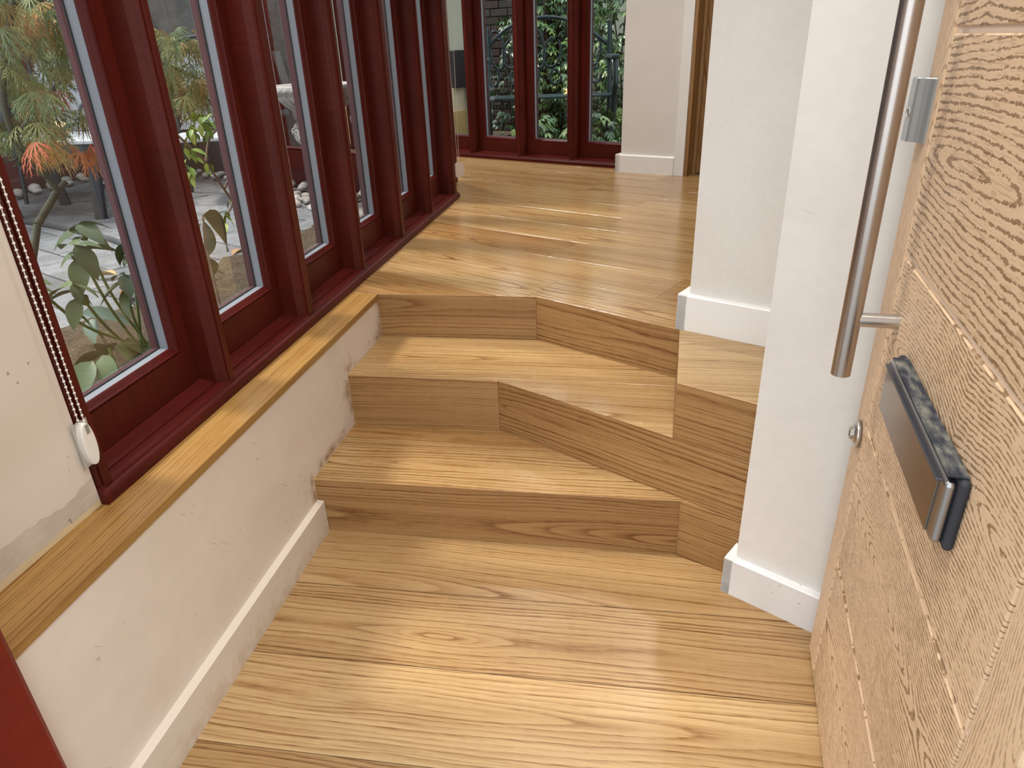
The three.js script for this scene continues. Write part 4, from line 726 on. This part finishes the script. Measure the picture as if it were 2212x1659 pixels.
{
  const b = thing('iron_bench', 'dark green cast iron bench with scrolled back among the shrubs', 'bench', F(0.30, 1.08, GF), 0.62 - Math.atan2(FT.z, FT.x));
  const bm = std([0.022, 0.045, 0.048], 0.4, { metalness: 0.4 }), S0 = -0.62, S1 = 0.47;
  for (const x of [S1, S0]) { // end frames: curved arm, front leg, back leg
    part('end_frame', [tube([[x, 1.02, -0.26], [x, 0.75, -0.22], [x, 0.45, -0.16], [x, 0.2, -0.2], [x, 0, -0.3]], 0.022, 30, 8), tube([[x, 0.74, 0.22], [x, 0.55, 0.26], [x, 0.45, 0.2], [x, 0.22, 0.16], [x, 0.0, 0.26]], 0.024, 30, 8), rod([x, 0.44, -0.17], [x, 0.44, 0.2], 0.018), tube([[x, 0.25, 0.15], [x, 0.32, 0.0], [x, 0.22, -0.16]], 0.014, 16, 6)], bm, b);
    part('arm_rest', rbox(x - 0.035, 0.74, -0.24, x + 0.035, 0.775, 0.25, 0.012), bm, b);
  }
  const scroll = (pts) => part('scroll', tube(pts.map(([x, y]) => [x, y, -0.235 - (y - 0.5) * 0.06]), 0.011, 50, 7), bm, b);
  const ell = (cx, cy, rx, ry, a0, a1, tilt = 0) => Array.from({ length: 18 }, (_, i) => { const a = a0 + (a1 - a0) * i / 17, x = Math.cos(a) * rx, y = Math.sin(a) * ry; return [cx + x * Math.cos(tilt) - y * Math.sin(tilt), cy + x * Math.sin(tilt) + y * Math.cos(tilt)]; });
  for (const k of [-1, 0, 1]) {
    const cx = -0.10 + k * 0.36; scroll(ell(cx - 0.07, 0.83, 0.065, 0.155, 0.2, 6.6, 0.12)); scroll(ell(cx + 0.06, 0.80, 0.075, 0.12, 1.9, 7.4, -0.2)); scroll(ell(cx - 0.11, 0.62, 0.05, 0.08, -2.4, 1.8)); scroll(ell(cx + 0.09, 0.60, 0.05, 0.06, 1.2, 6.4));
  }
  part('back_rail', tube([[S0, 0.86, -0.25], [-0.4, 1.02, -0.27], [-0.1, 1.08, -0.27], [0.2, 1.02, -0.27], [S1, 0.84, -0.25]], 0.016, 40, 8), bm, b);
  for (let k = 0; k < 7; k++) part('seat_slat', rbox(S0 + 0.02, 0.445, -0.16 + k * 0.052, S1 - 0.02, 0.463, -0.16 + k * 0.052 + 0.04, 0.004), bm, b);
  const lf = new THREE.Shape(); for (let i = 0; i < 10; i++) { const a = i / 10 * 6.283, q = i % 2 ? 0.028 : 0.062; lf[i ? 'lineTo' : 'moveTo'](Math.cos(a) * q, Math.sin(a) * q); }
  const m = part('fallen_leaf', new THREE.ExtrudeGeometry(lf, { depth: 0.002, bevelEnabled: false }).rotateX(-0.9), leafMat([0.55, 0.42, 0.16], 0.8), scene); const q = F(0.50, 0.95, GF + 0.50); m.position.set(...q); tag(m, 'yellow star shaped leaf resting on the iron bench', 'leaf');
}
{
  const leaflet = leafShape(0.075, 0.024, 0.25, 0.25, 6, 0.9), tri = merge([leaflet.clone().rotateY(0), leaflet.clone().scale(0.85, 1, 0.9).rotateY(0.75), leaflet.clone().scale(0.85, 1, 0.9).rotateY(-0.75)]);
  const cols = [[0.065, 0.14, 0.05], [0.085, 0.18, 0.07], [0.13, 0.25, 0.07], [0.05, 0.11, 0.055], [0.17, 0.28, 0.07]];
  const r = rngOf(66);
  const spots = [[0.02, 2.0, 1.25, 0.34, 'glossy evergreen shrub behind the middle of the iron bench'], [0.50, 1.98, 1.4, 0.36, 'glossy evergreen shrub filling the right far window'], [1.02, 1.9, 1.4, 0.38, 'glossy evergreen shrub beyond the right end of the iron bench'], [-0.36, 1.86, 1.35, 0.25, 'glossy evergreen shrub behind the left end of the iron bench'], [-0.66, 1.75, 1.1, 0.22, 'evergreen shrub with shade in its leaf colours against the dark brick wall'], [0.38, 0.62, 0.30, 0.22, 'low evergreen clump under the iron bench seat'], [0.98, 0.60, 0.34, 0.24, 'low evergreen clump at the foot of the right far window'], [2.2, 1.7, 1.4, 0.5, 'evergreen shrub hidden behind the far white wall']];
  spots.slice(0, 7).forEach(([s, d, h, rad, label], k) => {
    const p = thing('evergreen_shrub', label, 'shrub', F(s, d, GF)), list = [], low = h < 0.5;
    const n = low ? 130 : k === 4 ? 150 : 620;
    for (let i = 0; i < n; i++) { const a = r() * 6.283, q = Math.sqrt(0.25 + 0.75 * r()), t = r(), rr = rad * (0.65 + 0.5 * Math.sin(Math.PI * Math.min(1, t + 0.15))) * q; list.push([[Math.cos(a) * rr, 0.04 + t * h, Math.sin(a) * rr], -a + (r() - 0.5) * 1.6, -0.1 - r() * 0.7, (r() - 0.5) * 0.9, 0.8 + r() * 0.55]); }
    list.sort((u, v) => v[0][2] - u[0][2]);
    foliage(p, tri, k === 4 ? cols.slice(0, 2).concat([cols[3]]) : cols, list, 40, 0.28);  // the brick wall shrub takes only darker greens, shade put into its colours
    for (let i = 0; i < (low ? 3 : 6); i++) { const a = i * 1.05; part('stem', tube([[Math.cos(a) * 0.03, 0, Math.sin(a) * 0.03], [Math.cos(a) * rad * 0.35, h * 0.45, Math.sin(a) * rad * 0.35], [Math.cos(a + 0.4) * rad * 0.6, h * 0.92, Math.sin(a + 0.4) * rad * 0.6]], 0.007, 14, 6), bark, p); }
  });
}
{
  const g = setting('front_ground', 'stone step and ground outside the front door');
  slab([[-4, -0.3], [4, -0.3], [4, 6], [-4, 6]], -0.03, 0.1, 0, std([0.33, 0.33, 0.32], 0.9, { map: stoneTex }), 'paving', g);
}
renderer.render(scene, camera);
